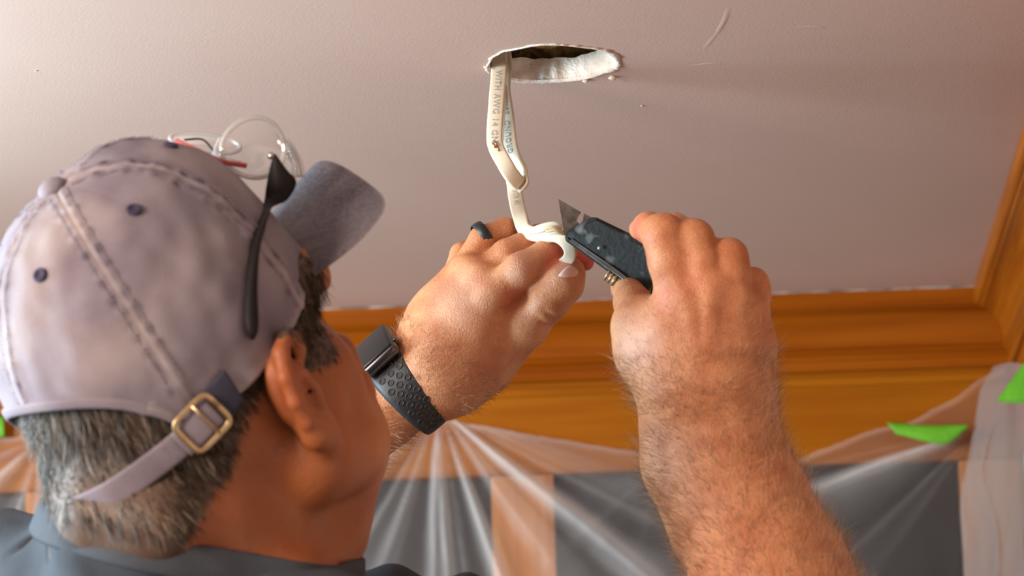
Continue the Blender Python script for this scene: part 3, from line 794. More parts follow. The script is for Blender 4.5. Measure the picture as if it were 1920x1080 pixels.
sch([(-90, 1020, 2.76, 40), (10, 1000, 2.74, 34), (70, 1010, 2.71, 26)], .012, 0)
sch([(-90, 1062, 2.72, 38), (20, 1040, 2.70, 28), (90, 1060, 2.68, 34)], .012, 0)
sch([(500, 1240, 2.95, 150), (690, 1200, 2.90, 60)], .03, 0)
sch([(640, 1240, 2.80, 150), (900, 1260, 2.78, 110)], .05, 0)
sch([(560, 1230, 2.84, 120), (736, 1111, 2.80, 37)], .02, 8); sch([(736, 1108, 2.80, 37), (742, 1160, 2.8, 60)], .01, 8)
sch([(736, 1230, 2.84, 120), (876, 1112, 2.80, 32)], .02, 8)
for a, b, r_ in (((-60, 1052, 2.63), (80, 1010, 2.66), 9), ((90, 1040, 2.60), (110, 980, 2.62), 10), ((120, 1046, 2.545), (330, 1075, 2.515), 4)):
    S.cone(V(*a), V(*b), r_*2.6/FPX, r_*2.6/FPX, .006, 'sub')
pcol = V(290, 1006, 2.57)
ncol = unit(np.array([.20, .96, .02]))
tt2 = Field(S.lo, S.lo + S.h*(S.n-1), S.h)
# neck opening: cut the cloth above the collar plane, only around the neck
r = S._reg(S.lo, S.lo + S.h*S.n); sl, x, y, z = r
d = (x-pcol[0])*ncol[0] + (y-pcol[1])*ncol[1] + (z-pcol[2])*ncol[2]
nc = V(385, 1010, 2.66); rad_ = np.sqrt((x-nc[0])**2 + (z-nc[2])**2) - .118
cut = np.maximum(-d, rad_).astype(np.float32)          # inside = neck region above plane
S.F[sl] = np.maximum(S.F[sl], -np.maximum(-d, rad_).astype(np.float32))
sv, sf = S.net()
shirt = fast_mesh('shirt', sv, sf, M_shirt, person, label='dark charcoal crew-neck shirt')
# collar band following the neck on the collar plane
def collar():
    u = unit(np.cross(ncol, [0, 0, 1])); v = np.cross(ncol, u); c = nc - ncol*((nc-pcol) @ ncol); P = []
    for k in range(96):
        a = 2*math.pi*k/96; dvec = u*math.cos(a) + v*math.sin(a)
        rr = np.linspace(.03, .14, 111); q = c + dvec*rr[:, None]
        f = B.sample(q); neg = np.where(f < 0)[0]; rad = rr[neg[-1]] if len(neg) and neg[-1] < 109 else .105
        P.append(min(rad, .118))
    P = np.array(P); P = np.convolve(np.r_[P[-4:], P, P[:4]], np.ones(9)/9, 'valid')
    vs = []; prf = [(-.0008, .0015), (.0012, .0025), (.0036, .0015), (.0046, -.003), (.0056, -.010), (.0068, -.0165), (.0050, -.019)]
    for k in range(96):
        a = 2*math.pi*k/96; dvec = u*math.cos(a) + v*math.sin(a)
        for o_, h_ in prf: vs.append(c + dvec*(P[k] + o_) + ncol*h_)
    n = len(prf); fs = [(k*n+i, k*n+i+1, ((k+1) % 96)*n+i+1, ((k+1) % 96)*n+i) for k in range(96) for i in range(n-1)]
    o = mesh('collar', vs, fs, M_collar, person, True, label='ribbed band collar'); fix_normals(o); solidify(o, .0012); return o
collar()

# ------------------------------------------------------------------ cap
M_cap = mat('cap_cotton', (.205, .175, .21), .92, (.275, .24, .275), scale=26, bump=.5, bscale=1100, spec=.2, detail=6)
attr_mix(M_cap, 'wear', (.085, .065, .10))
attr_mix(M_cap, 'fade', (.44, .38, .37))
M_brim = mat('brim_cotton', (.115, .10, .12), .92, (.18, .155, .165), scale=380, bump=.7, bscale=1300, spec=.2, detail=3)
attr_mix(M_brim, 'fade', (.27, .225, .22))
M_navy = mat('navy_cotton', (.022, .024, .045), .9, (.04, .042, .07), scale=60)
M_thread = mat('eyelet_thread', (.045, .036, .075), .9)
M_brass = mat('aged_brass', (.62, .46, .27), .35, (.45, .32, .18), scale=90, metal=.85)
cap = thing('cap', W(H(0, 0, .0)), 'faded lavender-grey baseball cap worn backside to us, with brass strap buckle', 'cap')
CA, CB, CC = .1055, .0875, .119
def rim_t(ph):          # height of the lower edge; ph degrees, 0 back, 90 right ear, 180 front
    a = abs((ph + 180) % 360 - 180)
    base = np.interp(a, [0, 30, 45, 60, 80, 100, 120, 180], [-.030, -.029, -.026, -.028, -.028, -.024, -.018, .004])
    return float(base)
def arch_t(ph):
    a = abs((ph + 180) % 360 - 180)
    return -.034 + .060*math.sqrt(max(0, 1 - (a/56)**2)) if a < 56 else -9
def cap_pt(ph, lam, off=0.0, t=None):
    """lam: degrees above the brim plane; below it t (negative) gives the drop"""
    p = R(ph); cz = math.cos(p); sz = math.sin(p)
    l = R(lam)
    cl_, sl_ = math.cos(l), math.sin(l)
    e = .92
    cl2, sl2 = cl_**e if cl_ > 0 else 0, sl_**e if sl_ > 0 else 0
    front = max(0, -cz)
    A = CA*(1 + .07*front**.7); e2 = .92 - .10*front; cl2 = cl_**e2 if cl_ > 0 else 0; f = -cz*(A+off)*cl2; r_ = sz*(CB+off)*cl2
    tt = (CC+off)*sl2 + .008*front*math.sin(2*l)
    if t is not None: tt = t; s = 1 - 1.1*abs(t); f *= s; r_ *= s
    return f, r_, tt
def seamwave(ph, lam, t=0):
    # soft crumples of the unstructured crown + seams
    x = math.cos(R(ph))*math.cos(R(lam)); y = math.sin(R(ph))*math.cos(R(lam)); z = math.sin(R(lam)) + t*8
    o = .0022*mnoise.noise(Vector((x*2.6, y*2.6, z*2.6))) + .0012*mnoise.noise(Vector((x*7, y*7, z*7+3)))
    dseam = min(abs(((ph - s + 180) % 360) - 180) for s in (0, 60, 120, 180, 240, 300))*R(1)*math.cos(R(lam))*.095
    o += .0011*math.exp(-(dseam/.0050)**2) - .0010*math.exp(-(dseam/.0011)**2)
    k = abs(dseam - .0042)
    pk = mnoise.noise(Vector((lam*.33, round(ph/60)*5.3, 2)))
    o += .0009*math.exp(-(k/.0025)**2)*pk*2
    return o, dseam
NP, NL, NT = 360, 96, 20
vs = []; wear = []; fade = []
rows = NL + NT
for j in range(rows):
    for i in range(NP):
        ph = 360*i/NP
        top = max(rim_t(ph), arch_t(ph))
        if j < NL:
            lam = 90*(1 - j/(NL-1)) ; lam_t = lam
            # when the arch cuts above the brim plane, stop there
            lmin = math.degrees(math.asin(min(1, max(0, top/CC)))) if top > 0 else 0
            lam_t = lmin + (90-lmin)*(1 - j/(NL-1))
            f, r_, t = cap_pt(ph, lam_t); o, ds = seamwave(ph, lam_t); tt = 0
        else:
            q = (j-NL+1)/NT
            if top > 0:
                lam_t = math.degrees(math.asin(min(1, top/CC))); f, r_, t = cap_pt(ph, lam_t); t -= .0002*q; tt = 0
            else:
                lam_t = 0; tt = top*q; f, r_, t = cap_pt(ph, 0, t=tt)
            o, ds = seamwave(ph, lam_t, tt)
        n = np.array([f/CA**2, r_/CB**2, max(t, 0)/CC**2]); n /= np.linalg.norm(n) + 1e-9
        if j >= NL-1 and top <= 0: o += .0012*math.exp(-((tt-top)/.006)**2) if j >= NL else 0
        vs.append(H(f + n[0]*o, r_ + n[1]*o, t + n[2]*o))
        nz1 = mnoise.noise(Vector((lam_t*.22, round(ph/60)*7.0, 5.0))); nz2 = mnoise.noise(Vector((f*140, r_*140, t*140)))
        w1 = math.exp(-((ds-.0045)/.0022)**2)*max(0, nz1*2.0 + nz2*1.6 + .05)
        w1 += .35*max(0, mnoise.noise(Vector((f*38, r_*38, t*38+4))))
        wear.append(min(1, w1*(1 if lam_t < 82 else .4)))
        fd = math.exp(-(ds/.0018)**2)*(.4+.5*nz2) + .9*max(0, mnoise.noise(Vector((f*22+3, r_*22, t*22))))*.7 + (.5*math.exp(-((tt-top)/.004)**2) if j >= NL else 0)
        fade.append(min(.8, max(0, fd)))
fs = [(j*NP+i, (j+1)*NP+i, (j+1)*NP+(i+1) % NP, j*NP+(i+1) % NP) for j in range(rows-1) for i in range(NP)]
crown = mesh('crown', vs, fs, M_cap, cap, True); set_attr(crown, 'wear', wear); set_attr(crown, 'fade', fade)
fix_normals(crown); solidify(crown, .0016, -1)
# stitch lines beside the seams
st_v = []; st_f = []
for s in (0, 60, 120, 180, 240, 300):
    for sd in (-1, 1):
        for q in range(56):
            lam = 84 - q*1.5
            if lam < 2: break
            dp = math.degrees(.0047/(.095*max(.12, math.cos(R(lam)))))
            if dp > 22: continue
            ph = s + sd*dp
            a_ = np.array(H(*cap_pt(ph, lam, .0020))); b_ = np.array(H(*cap_pt(ph, lam-.95, .0020)))
            o, _ = seamwave(ph, lam); nn = unit(a_ - H(0, 0, .01)); a_ = a_ + nn*(o-.0014); b_ = b_ + nn*(o-.0014)
            sd_ = unit(np.cross(b_-a_, nn))*.0003; k = len(st_v)
            st_v += [a_-sd_, a_+sd_, b_+sd_, b_-sd_, a_-sd_+nn*.0004, a_+sd_+nn*.0004, b_+sd_+nn*.0004, b_-sd_+nn*.0004]
            st_f += [(k+4, k+5, k+6, k+7), (k, k+1, k+5, k+4), (k+1, k+2, k+6, k+5), (k+2, k+3, k+7, k+6), (k+3, k, k+4, k+7)]
mesh('seam_stitching', st_v, st_f, M_cap, cap, False, kind='stuff')
# binding piped along the arch opening
P = []
for a in np.linspace(-55.5, 55.5, 60):
    t = max(rim_t(a), arch_t(a)); 
    if t > 0: f, r_, tt = cap_pt(a, math.degrees(math.asin(t/CC)))
    else: f, r_, tt = cap_pt(a, 0, t=t)
    P.append(H(f*1.004, r_*1.004, tt))
tube('arch_binding', P, 1, M_cap, cap, 10, flat=([Th]*len(P), .0036, .0017))
# button
bm = bmesh.new(); bmesh.ops.create_uvsphere(bm, u_segments=24, v_segments=12, radius=.0092)
me = bpy.data.meshes.new('button'); bm.to_mesh(me); bm.free()
bt = link('button', me, M_cap, cap); 
axw = np.array([W(a) - CL for a in (Fh, Rh, Th)])
def place(o, c, sx=1, sy=1, sz=1, ax=axw):
    m = Matrix(((ax[0][0]*sx, ax[1][0]*sy, ax[2][0]*sz, c[0]), (ax[0][1]*sx, ax[1][1]*sy, ax[2][1]*sz, c[1]), (ax[0][2]*sx, ax[1][2]*sy, ax[2][2]*sz, c[2]), (0, 0, 0, 1)))
    o.data.transform(m); return o
place(bt, W(H(-.002, 0, CC+.0022)), 1, 1, .62)
# eyelets: a stitched ring with a dark hole
for s in (30, 90, 150, 210, 270, 330):
    lam = 50
    c = np.array(H(*cap_pt(s, lam, .001))); o, _ = seamwave(s, lam); nn = unit(np.array(H(*cap_pt(s, lam, .02))) - np.array(H(*cap_pt(s, lam)))); c = c + nn*o
    u = unit(np.cross(nn, Th)); v = np.cross(nn, u)
    ring = [c + (u*math.cos(a) + v*math.sin(a))*.0034 for a in np.linspace(0, 2*math.pi, 25)]
    e = tube('eyelet', ring, .0013, M_thread, cap, 8, cap=False)
    disc = [c + nn*.0003] + [c + nn*.0001 + (u*math.cos(a) + v*math.sin(a))*.0030 for a in np.linspace(0, 2*math.pi, 16, endpoint=False)]
    mesh('eyelet_hole', disc, [(0, 1+i, 1+(i+1) % 16) for i in range(16)], M_thread, e, True)
# bill
nu, nv = 81, 44; vs = []; fd = []
for side in (0, 1):
    for j in range(nv):
        v_ = j/(nv-1)
        for i in range(nu):
            s_ = (i/(nu-1)-.5)*2; bb = R(s_*46)
            rt_ = rim_t(180 + s_*46)
            fr_ = math.cos(bb); xb, yb = (CB-.001)*math.sin(bb), (CA*(1+.07*fr_**.7)-.001)*fr_
            th = s_*R(125)
            xo = .0870*math.sin(th); yo = .115 + .065*math.cos(th)
            r_ = xb + (xo-xb)*v_; f = yb + (yo-yb)*v_
            t = rt_*(1-v_) + v_*(.016 - .026*(1-math.exp(-(r_/.035)**2)) - .006*max(0, abs(s_)-.7)) + .002
            edge = math.sqrt(max(0, 1-v_**8)); t += (.0014 if side == 0 else -.0014)*edge
            if side == 0: t += .00012*math.sin(v_*52*2) 
            vs.append(H(f, r_, t)); fd.append(min(.85, .75*math.exp(-(v_/.35)**2)*(.6+.9*mnoise.noise(Vector((s_*14, v_*3, 1)))) + .5*math.exp(-((1-v_)/.02)**2)))
o_ = nu*nv
fs = [(j*nu+i, j*nu+i+1, (j+1)*nu+i+1, (j+1)*nu+i) for j in range(nv-1) for i in range(nu-1)]
fs += [(o_+a, o_+d_, o_+c, o_+b) for a, b, c, d_ in fs]
rim_i = [(nv-1)*nu+i for i in range(nu)]
fs += [(rim_i[i], rim_i[i+1], o_+rim_i[i+1], o_+rim_i[i]) for i in range(nu-1)]
bill = mesh('bill', vs, fs, M_brim, cap, True); set_attr(bill, 'fade', fd); fix_normals(bill)
# strap round the back of the head, with buckle
def strap_pt(a, up=0, off=0):
    t = np.interp(abs(a), [0, 25, 50, 75], [-.0375, -.0345, -.031, -.022]) + up
    s = 1 - 1.1*abs(t); off = off + float(np.interp(a, [-60, -26, 0, 22, 42, 52], [-.002, -.002, .017, .015, .005, .001]))
    return H(-math.cos(R(a))*(CA+off)*s, math.sin(R(a))*(CB+off)*s, t)
P = [strap_pt(a, 0, .0006) for a in np.linspace(-62, 66, 90)]
strap = tube('strap', P, 1, M_cap, cap, 16, flat=([Th]*len(P), 0.0086, .0012), label='fabric adjustment strap')
P = [strap_pt(a, .0015, .0030) for a in np.linspace(66, 76, 14)]
tube('strap_loop', P, 1, M_navy, cap, 16, flat=([Th]*len(P), .0118, .0014), label='dark navy strap loop')
bc0 = np.array(strap_pt(60, .001, .0062)); bu = unit(np.array(strap_pt(65)) - np.array(strap_pt(55))); bn_ = unit(np.cross(bu, Th)); bn_ = bn_ if bn_[2] > 0 else -bn_; bvv = np.cross(bn_, bu)
if bvv @ Th < 0: bvv = -bvv
hw, hh = .0140, .0125; P = []
for k in range(64):
    a = 2*math.pi*k/64; ca, sa = math.cos(a), math.sin(a); P.append(bc0 + bu*hw*math.copysign(abs(ca)**.35, ca) + bvv*hh*math.copysign(abs(sa)**.35, sa))
P.append(P[0]); P.append(P[1])
tube('buckle', P, 1, M_brass, strap, 8, cap=False, flat=([bn_]*len(P), .0010, .0019))
tube('buckle_bar', [bc0 - bvv*hh + bu*.003, bc0 + bvv*hh + bu*.003], .0012, M_brass, strap, 8)
P = [strap_pt(a, 0.0, .0042) for a in np.linspace(50, 66, 16)]
tube('strap_tab', P, 1, M_cap, strap, 12, flat=([Th]*len(P), .0095, .0014))

# ------------------------------------------------------------------ safety glasses on the cap
def clear_mat(name, op=.16, tint=(.97, .97, .96)):
    m = bpy.data.materials.new(name); m.use_nodes = True; nt = m.node_tree
    for n in list(nt.nodes): nt.nodes.remove(n)
    N = nt.nodes.new; out = N('ShaderNodeOutputMaterial'); tr = N('ShaderNodeBsdfTransparent'); tr.inputs[0].default_value = (*tint, 1); gl = N('ShaderNodeBsdfGlossy'); gl.inputs['Roughness'].default_value = .06
    df = N('ShaderNodeBsdfDiffuse'); df.inputs[0].default_value = (.9, .9, .9, 1)
    lw = N('ShaderNodeLayerWeight'); lw.inputs[0].default_value = .35
    g = N('ShaderNodeMixShader'); g.inputs[0].default_value = .35; nt.links.new(gl.outputs[0], g.inputs[1]); nt.links.new(df.outputs[0], g.inputs[2])
    ad = N('ShaderNodeMath'); ad.operation = 'ADD'; ad.use_clamp = True; ad.inputs[1].default_value = op; nt.links.new(lw.outputs['Fresnel'], ad.inputs[0])
    mx = N('ShaderNodeMixShader'); nt.links.new(ad.outputs[0], mx.inputs[0]); nt.links.new(tr.outputs[0], mx.inputs[1]); nt.links.new(g.outputs[0], mx.inputs[2]); nt.links.new(mx.outputs[0], out.inputs[0]); return m
M_clear = clear_mat('clear_lens', .09); M_clearf = clear_mat('clear_frame', .6)
M_black = mat('black_plastic', (.010, .007, .007), .6, spec=.2)
M_redp = mat('red_rubber', (.42, .05, .035), .5)
gl_ = thing('safety_glasses', W(V(470, 300, 2.66)), 'clear safety glasses with black arm and red edge, pushed up on the cap', 'glasses')
M_haze = clear_mat('hazy_lens', .45)
def lens(cx, cy, d, rx, ry, tilt, nd, lm=None):
    """oval lens shell; nd: facing normal in camera axes"""
    nd = unit(np.array(nd, float)); u = unit(np.cross([0, 1, 0], nd)); v = np.cross(nd, u); c = V(cx, cy, d); s = d/FPX
    ct, st_ = math.cos(tilt), math.sin(tilt); u, v = u*ct + v*st_, v*ct - u*st_
    K, n = 9, 48; vs = [c + nd*.006]; ring = []
    for j in range(1, K+1):
        for k in range(n):
            a = 2*math.pi*k/n; q = j/K
            p = c + u*rx*s*q*math.cos(a) + v*ry*s*q*math.sin(a)*(1 + .12*math.cos(a)) + nd*.006*(1-q*q); vs.append(p)
            if j == K: ring.append(p)
    fs = [(0, 1+k, 1+(k+1) % n) for k in range(n)] + [(1+(j-1)*n+k, 1+j*n+k, 1+j*n+(k+1) % n, 1+(j-1)*n+(k+1) % n) for j in range(1, K) for k in range(n)]
    o = mesh('lens', vs, fs, lm or M_clear, gl_, True); fix_normals(o)
    ring.append(ring[0]); ring.append(ring[1])
    tube('lens_rim', ring, .0016, M_clearf, o, 10, cap=False)
    return u, v, c
lens(474, 278, 2.66, 60, 56, .2, (.25, .05, .95))
lens(385, 268, 2.72, 66, 26, -.22, (.1, .75, .65), M_haze)
P = catmull([V(330, 264, 2.685), V(370, 282, 2.665), V(415, 302, 2.655), V(462, 311, 2.65)], 10)
tube('red_edge', P, 1, M_redp, gl_, 8, flat=([np.array([.3, 1, 0])]*len(P), .0016, .0010), label='red lower edge')
P = catmull([V(415, 262, 2.69), V(405, 290, 2.672), V(425, 300, 2.665), V(450, 308, 2.66)], 8); tube('nose_bridge', P, .0022, M_clearf, gl_, 10)
P = catmull([V(522, 262, 2.67), V(538, 286, 2.668), V(548, 310, 2.668), V(552, 332, 2.67)], 8)
for off in (0, 8, 15): tube('side_shield_rib', [p + np.array([off*2.67/FPX, off*.1*2.67/FPX, -.002*off/8]) for p in P], .0014, M_clearf, gl_, 8)
P = catmull([V(345, 262, 2.70), V(380, 262, 2.70), V(402, 285, 2.69)], 8); tube('nose_pad_edge', P, .0007, M_black, gl_, 8)
# the arm, following the side of the crown
arm_l = [(513, 288), (505, 318), (499, 350), (494, 382), (481, 410), (472, 445), (463, 490), (459, 540), (456, 590), (460, 622), (470, 638)]
arm_r = [(518, 290), (538, 318), (556, 342), (538, 376), (510, 390), (497, 430), (487, 470), (483, 540), (485, 600), (483, 624), (476, 638)]
def surf_depth(px, py):
    # nearest point of the crown along this line of sight
    P_ = np.array([V(px, py, d) for d in np.linspace(2.45, 2.75, 301)]); q = (P_ - C0) @ np.array([Fh, Rh, Th]).T
    zz = np.where(q[:, 2] > 0, q[:, 2]/(CC+.004), q[:, 2]/.3)
    f = (q[:, 0]/(CA+.002))**2 + (q[:, 1]/(CB+.002))**2 + zz**2
    k = np.where(f < 1)[0]; return float(np.linspace(2.45, 2.75, 301)[k[0]]) if len(k) else 2.64
L_ = catmull(np.array(arm_l, float), 5); R_ = catmull(np.array(arm_r, float), 5); cd = []
for l, r_ in zip(L_, R_):
    m_ = (l+r_)/2; cd.append(min(surf_depth(m_[0], m_[1]), surf_depth(l[0], l[1]) , surf_depth(r_[0], r_[1])) - .0035)
cd = np.array(cd); cd = np.minimum(cd, np.interp(np.arange(len(cd)), [0, 12], [2.655, 2.7]))
cd = np.convolve(np.r_[[cd[0]]*4, cd, [cd[-1]]*4], np.ones(9)/9, 'valid')
vs = []
for (l, r_, d) in zip(L_, R_, cd):
    vs += [V(l[0], l[1], d+.0005), V((l[0]+r_[0])/2, (l[1]+r_[1])/2, d-.0012), V(r_[0], r_[1], d+.0005), V(r_[0], r_[1], d+.0028), V(l[0], l[1], d+.0028)]
n = len(L_); fs = [(i*5+k, i*5+(k+1) % 5, (i+1)*5+(k+1) % 5, (i+1)*5+k) for i in range(n-1) for k in range(5)] + [tuple(range(5)), tuple(range((n-1)*5, n*5))]
fix_normals(mesh('temple_arm', vs, fs, M_black, gl_, True, label='black side arm'))
sc_ = V(508, 292, 2.648); bm = bmesh.new(); bmesh.ops.create_cone(bm, cap_ends=True, segments=16, radius1=.0022, radius2=.0022, depth=.003); me = bpy.data.meshes.new('hinge_screw'); bm.to_mesh(me); bm.free()
hs_ = link('hinge_screw', me, mat('steel', (.6, .58, .55), .3, metal=1), gl_); place(hs_, W(sc_), ax=np.array([W(a)-CL for a in np.eye(3)]))

# ------------------------------------------------------------------ watch
M_case = mat('watch_case', (.12, .115, .12), .25, metal=.9)
M_screen = mat('watch_screen', (.012, .011, .012), .25, spec=.35)
M_band = mat('watch_band', (.022, .021, .023), .5, (.032, .031, .033), scale=200)
M_hole = mat('band_hole', (.05, .028, .022), .8)
wt = thing('wristwatch', W(V(760, 745, 2.951)), 'black smartwatch with perforated sport band on the left wrist', 'watch')
wc = V(771, 726, 2.951); wa = unit(np.array([.735, .66, .12]))           # along the forearm, to the hand
wn = np.array([-.66, .735, 0.0]); wn = unit(wn - wa*(wn @ wa)); wz = np.cross(wa, wn); wz = wz if wz[2] > 0 else -wz
def band_r(a):           # a=0 at the case side (wn), 90 towards the camera (wz)
    return wn*math.cos(a)*.0305 + wz*math.sin(a)*.0300
rows_ = []; NA = 120; bw = 9
vs = []
for i in range(NA+1):
    a = R(28) + (R(360-28) - R(28))*i/NA
    c = wc + band_r(a)
    # keep the band just off the skin
    dirr = unit(band_r(a)); hw_ = .0150 - .0030*math.sin(min(math.pi, (a - R(28))/(R(360-56))*math.pi))
    for k in range(bw):
        q = (k/(bw-1)-.5)*2
        vs.append(c + wa*hw_*q*1.0 + dirr*(.0009*(1-q**4)))
fs = [(i*bw+k, i*bw+k+1, (i+1)*bw+k+1, (i+1)*bw+k) for i in range(NA) for k in range(bw-1)]
band = mesh('band', vs, fs, M_band, wt, True, label='black perforated sport band'); fix_normals(band); solidify(band, .0024, 1)
for rr_ in range(14):
    a = R(44 + rr_*8.6)
    for k in ((-1, 0, 1) if rr_ % 2 == 0 else (-.5, .5)):
        dirr = unit(band_r(a)); tdir = unit(band_r(a+.02) - band_r(a-.02))
        hw_ = .0150 - .0030*math.sin(min(math.pi, (a - R(28))/(R(304))*math.pi))
        c = wc + band_r(a) + wa*k*hw_*.56 + dirr*.0034
        ring = [c + (wa*math.cos(b)*.0022 + tdir*math.sin(b)*.0019) for b in np.linspace(0, 2*math.pi, 17)]
        g = tube('band_hole', ring, .00045, M_band, band, 6, cap=False)
        disc = [c - dirr*.0001] + [c - dirr*.0001 + (wa*math.cos(b)*.0021 + tdir*math.sin(b)*.0018) for b in np.linspace(0, 2*math.pi, 12, endpoint=False)]
        g.data.materials.append(M_hole); bmn = bmesh.new(); bmn.from_mesh(g.data); vv = [bmn.verts.new(W(p)) for p in disc]
        for i in range(12):
            f_ = bmn.faces.new((vv[0], vv[1+i], vv[1+(i+1) % 12])); f_.material_index = 1
        bmn.to_mesh(g.data); bmn.free()
def rbox(name, c, ax, half, m, parent, bev, seg=4, **kw):
    vs = []
    for z in (-1, 1):
        for x, y in ((-1, -1), (1, -1), (1, 1), (-1, 1)): vs.append(c + ax[0]*half[0]*x + ax[1]*half[1]*y + ax[2]*half[2]*z)
    fs = [(0, 3, 2, 1), (4, 5, 6, 7), (0, 1, 5, 4), (1, 2, 6, 5), (2, 3, 7, 6), (3, 0, 4, 7)]
    o = mesh(name, vs, fs, m, parent, True, **kw); fix_normals(o); bevel(o, bev, seg); return o
# the case faces up-left and towards us
ca_ = R(24); cn = unit(wn*math.cos(ca_) + wz*math.sin(ca_)); ct_ = unit(np.cross(wa, cn)); cc_ = wc + cn*.0372
rbox('case', cc_, (wa, ct_, cn), (.0165, .0195, .0048), M_case, wt, .0042, label='dark metal watch case')
rbox('screen', cc_ + cn*.0040, (wa, ct_, cn), (.0148, .0178, .0020), M_screen, wt, .0018, 3, label='black glass screen')
rbox('crown_button', cc_ + wa*.0172 + ct_*.006, (wa, ct_, cn), (.0014, .0032, .0026), M_case, wt, .0008, 2)

# ------------------------------------------------------------------ ring
M_ring = mat('ring_silicone', (.018, .020, .024), .42)
rg = V(905, 443, 2.9582)
rax = unit(np.array([.80, .50, -.25])); ru = unit(np.cross(rax, [0, 0, 1])); rv = np.cross(rax, ru)
vs = []
for k in range(48):
    a = 2*math.pi*k/48; dvec = ru*math.cos(a) + rv*math.sin(a)
    for o1, h1 in ((.0094, -.0036), (.0104, -.0033), (.0108, 0), (.0104, .0033), (.0094, .0036)): vs.append(rg + dvec*o1*.99 + rax*h1)
fs = [(k*5+i, k*5+i+1, ((k+1) % 48)*5+i+1, ((k+1) % 48)*5+i) for k in range(48) for i in range(4)]
o = mesh('ring', vs, fs, M_ring, None, True, label='plain black band ring on the hand holding the cable', category='ring'); fix_normals(o)

# ------------------------------------------------------------------ cables
M_cable = mat('cable_sheath', (.62, .52, .39), .45, (.68, .58, .45), scale=40, bump=.15, bscale=150)
M_print = mat('cable_print', (.30, .28, .28), .7)
M_copper = mat('copper', (.55, .25, .12), .35, metal=.9)
M_kraft = mat('kraft_paper', (.72, .56, .36), .9)
def ribbon(name, ctrl, wdir, hw, ht, parent, dens=14, prof_n=20, m=M_cable, taper=None, **kw):
    P = catmull(ctrl, dens); Wd = unit(catmull(wdir, dens))
    T_ = unit(np.gradient(P, axis=0)); vs = []
    Us = []; Ns = []
    for i in range(len(P)):
        u = unit(Wd[i] - T_[i]*(Wd[i] @ T_[i])); n_ = np.cross(T_[i], u); Us.append(u); Ns.append(n_)
        tp = 1 if taper is None else taper(i/(len(P)-1))
        for k in range(prof_n):
            a = 2*math.pi*k/prof_n; c, s = math.cos(a), math.sin(a)
            x = math.copysign(abs(c)**.55, c)*hw*tp
            y = math.copysign(abs(s)**.75, s)*ht*(.90 + .10*math.cos(x/hw*math.pi*2.0))*(.6+.4*tp)
            vs.append(P[i] + u*x + n_*y)
    n = prof_n; fs = [(i*n+k, i*n+(k+1) % n, (i+1)*n+(k+1) % n, (i+1)*n+k) for i in range(len(P)-1) for k in range(n)] + [tuple(range(n))[::-1], tuple(range((len(P)-1)*n, len(P)*n))]
    o = mesh(name, vs, fs, m, parent, True, **kw); fix_normals(o)
    S_ = np.r_[0, np.cumsum(np.linalg.norm(np.diff(P, axis=0), axis=1))]
    return o, (P, np.array(Us), np.array(Ns), S_)
def print_on(cable, fr, text, s0, size, ht, parent, side=1, rev=False, xoff=0):
    cu = bpy.data.curves.new('t', 'FONT'); cu.body = text; cu.size = size; cu.resolution_u = 2; cu.space_character = 1.15; cu.align_y = 'CENTER'; cu.offset = .00008
    to = bpy.data.objects.new('t', cu); col.objects.link(to); dg = bpy.context.evaluated_depsgraph_get(); dg.update()
    me = bpy.data.meshes.new_from_object(to.evaluated_get(dg)); bpy.data.objects.remove(to)
    bm = bmesh.new(); bm.from_mesh(me); bmesh.ops.triangulate(bm, faces=bm.faces); bmesh.ops.subdivide_edges(bm, edges=[e for e in bm.edges if e.calc_length() > size*.3], cuts=2)
    P, U, N_, S_ = fr
    for v in bm.verts:
        s = s0 + v.co.x; i = min(max(int(np.searchsorted(S_, s))-1, 0), len(S_)-2); f = (s-S_[i])/(S_[i+1]-S_[i])
        p = P[i]*(1-f) + P[i+1]*f; u = unit(U[i]*(1-f) + U[i+1]*f); n_ = unit(N_[i]*(1-f) + N_[i+1]*f)
        if n_[2] < 0: n_ = -n_; 
        tt = P[i+1]-P[i]; u2 = unit(np.cross(n_, tt))       # up of the letters, so they read along the cable
        v.co = Vector(W(p + u2*(v.co.y + xoff) + n_*(ht*1.0 + .00012)))
    bm.to_mesh(me); bm.free(); me.name = 'printed_text'
    for q in list(me.materials): me.materials.pop()
    return link('printed_text', me, M_print, parent, smooth=False)
s3 = 3.0/FPX
pin = hit_z(936, 128, ZC); dT = depth_of(pin)
def cv(P_): return (np.asarray(P_) - CL) @ MN
topc = cv(pin); upv = cv(CL + np.array([0, 0, 1.0]))
# cable 1: straight strand down from the hole, folded over at the bottom, second strand back up
cb = thing('electrical_cable', pin, 'white flat cable looping down from the hole and folded back on itself', 'cable', group='white electrical cables')
ctrl = [topc + upv*.030, topc + upv*.002, V(931, 190, dT-.012), V(927, 250, dT-.018), V(930, 276, dT-.020), V(945, 305, dT-.022), V(960, 330, dT-.022), V(975, 346, dT-.018)]
wd = [(1, .03, 0), (1, .03, .05), (1, 0, .1), (1, 0, .1), (.95, .3, .1), (.85, .5, .1), (.8, .5, -.3), (.7, .6, -.3)]
c1, f1 = ribbon('strand', ctrl, wd, .0056, .0024, cb)
print_on(c1, f1, 'WITH AWG 14 GN', .033, .0058, .0023, c1)
ctrl = [V(968, 348, dT-.017), V(982, 340, dT-.013), V(981, 320, dT-.010), V(966, 298, dT-.010), V(956, 270, dT-.008), V(950, 215, dT-.004), V(943, 165, dT+.002), topc + np.array([.004, 0, -.006]) + upv*.002, topc + np.array([.002, 0, -.010]) + upv*.028]
wd = [(.6, -.6, -.3), (.2, -.3, 1), (.3, .2, 1), (.7, .3, .6), (.9, .2, .3), (1, .15, .2), (1, .1, .2), (1, 0, .1), (1, 0, 0)]
c2, f2 = ribbon('strand', ctrl, wd, .0054, .0023, cb)
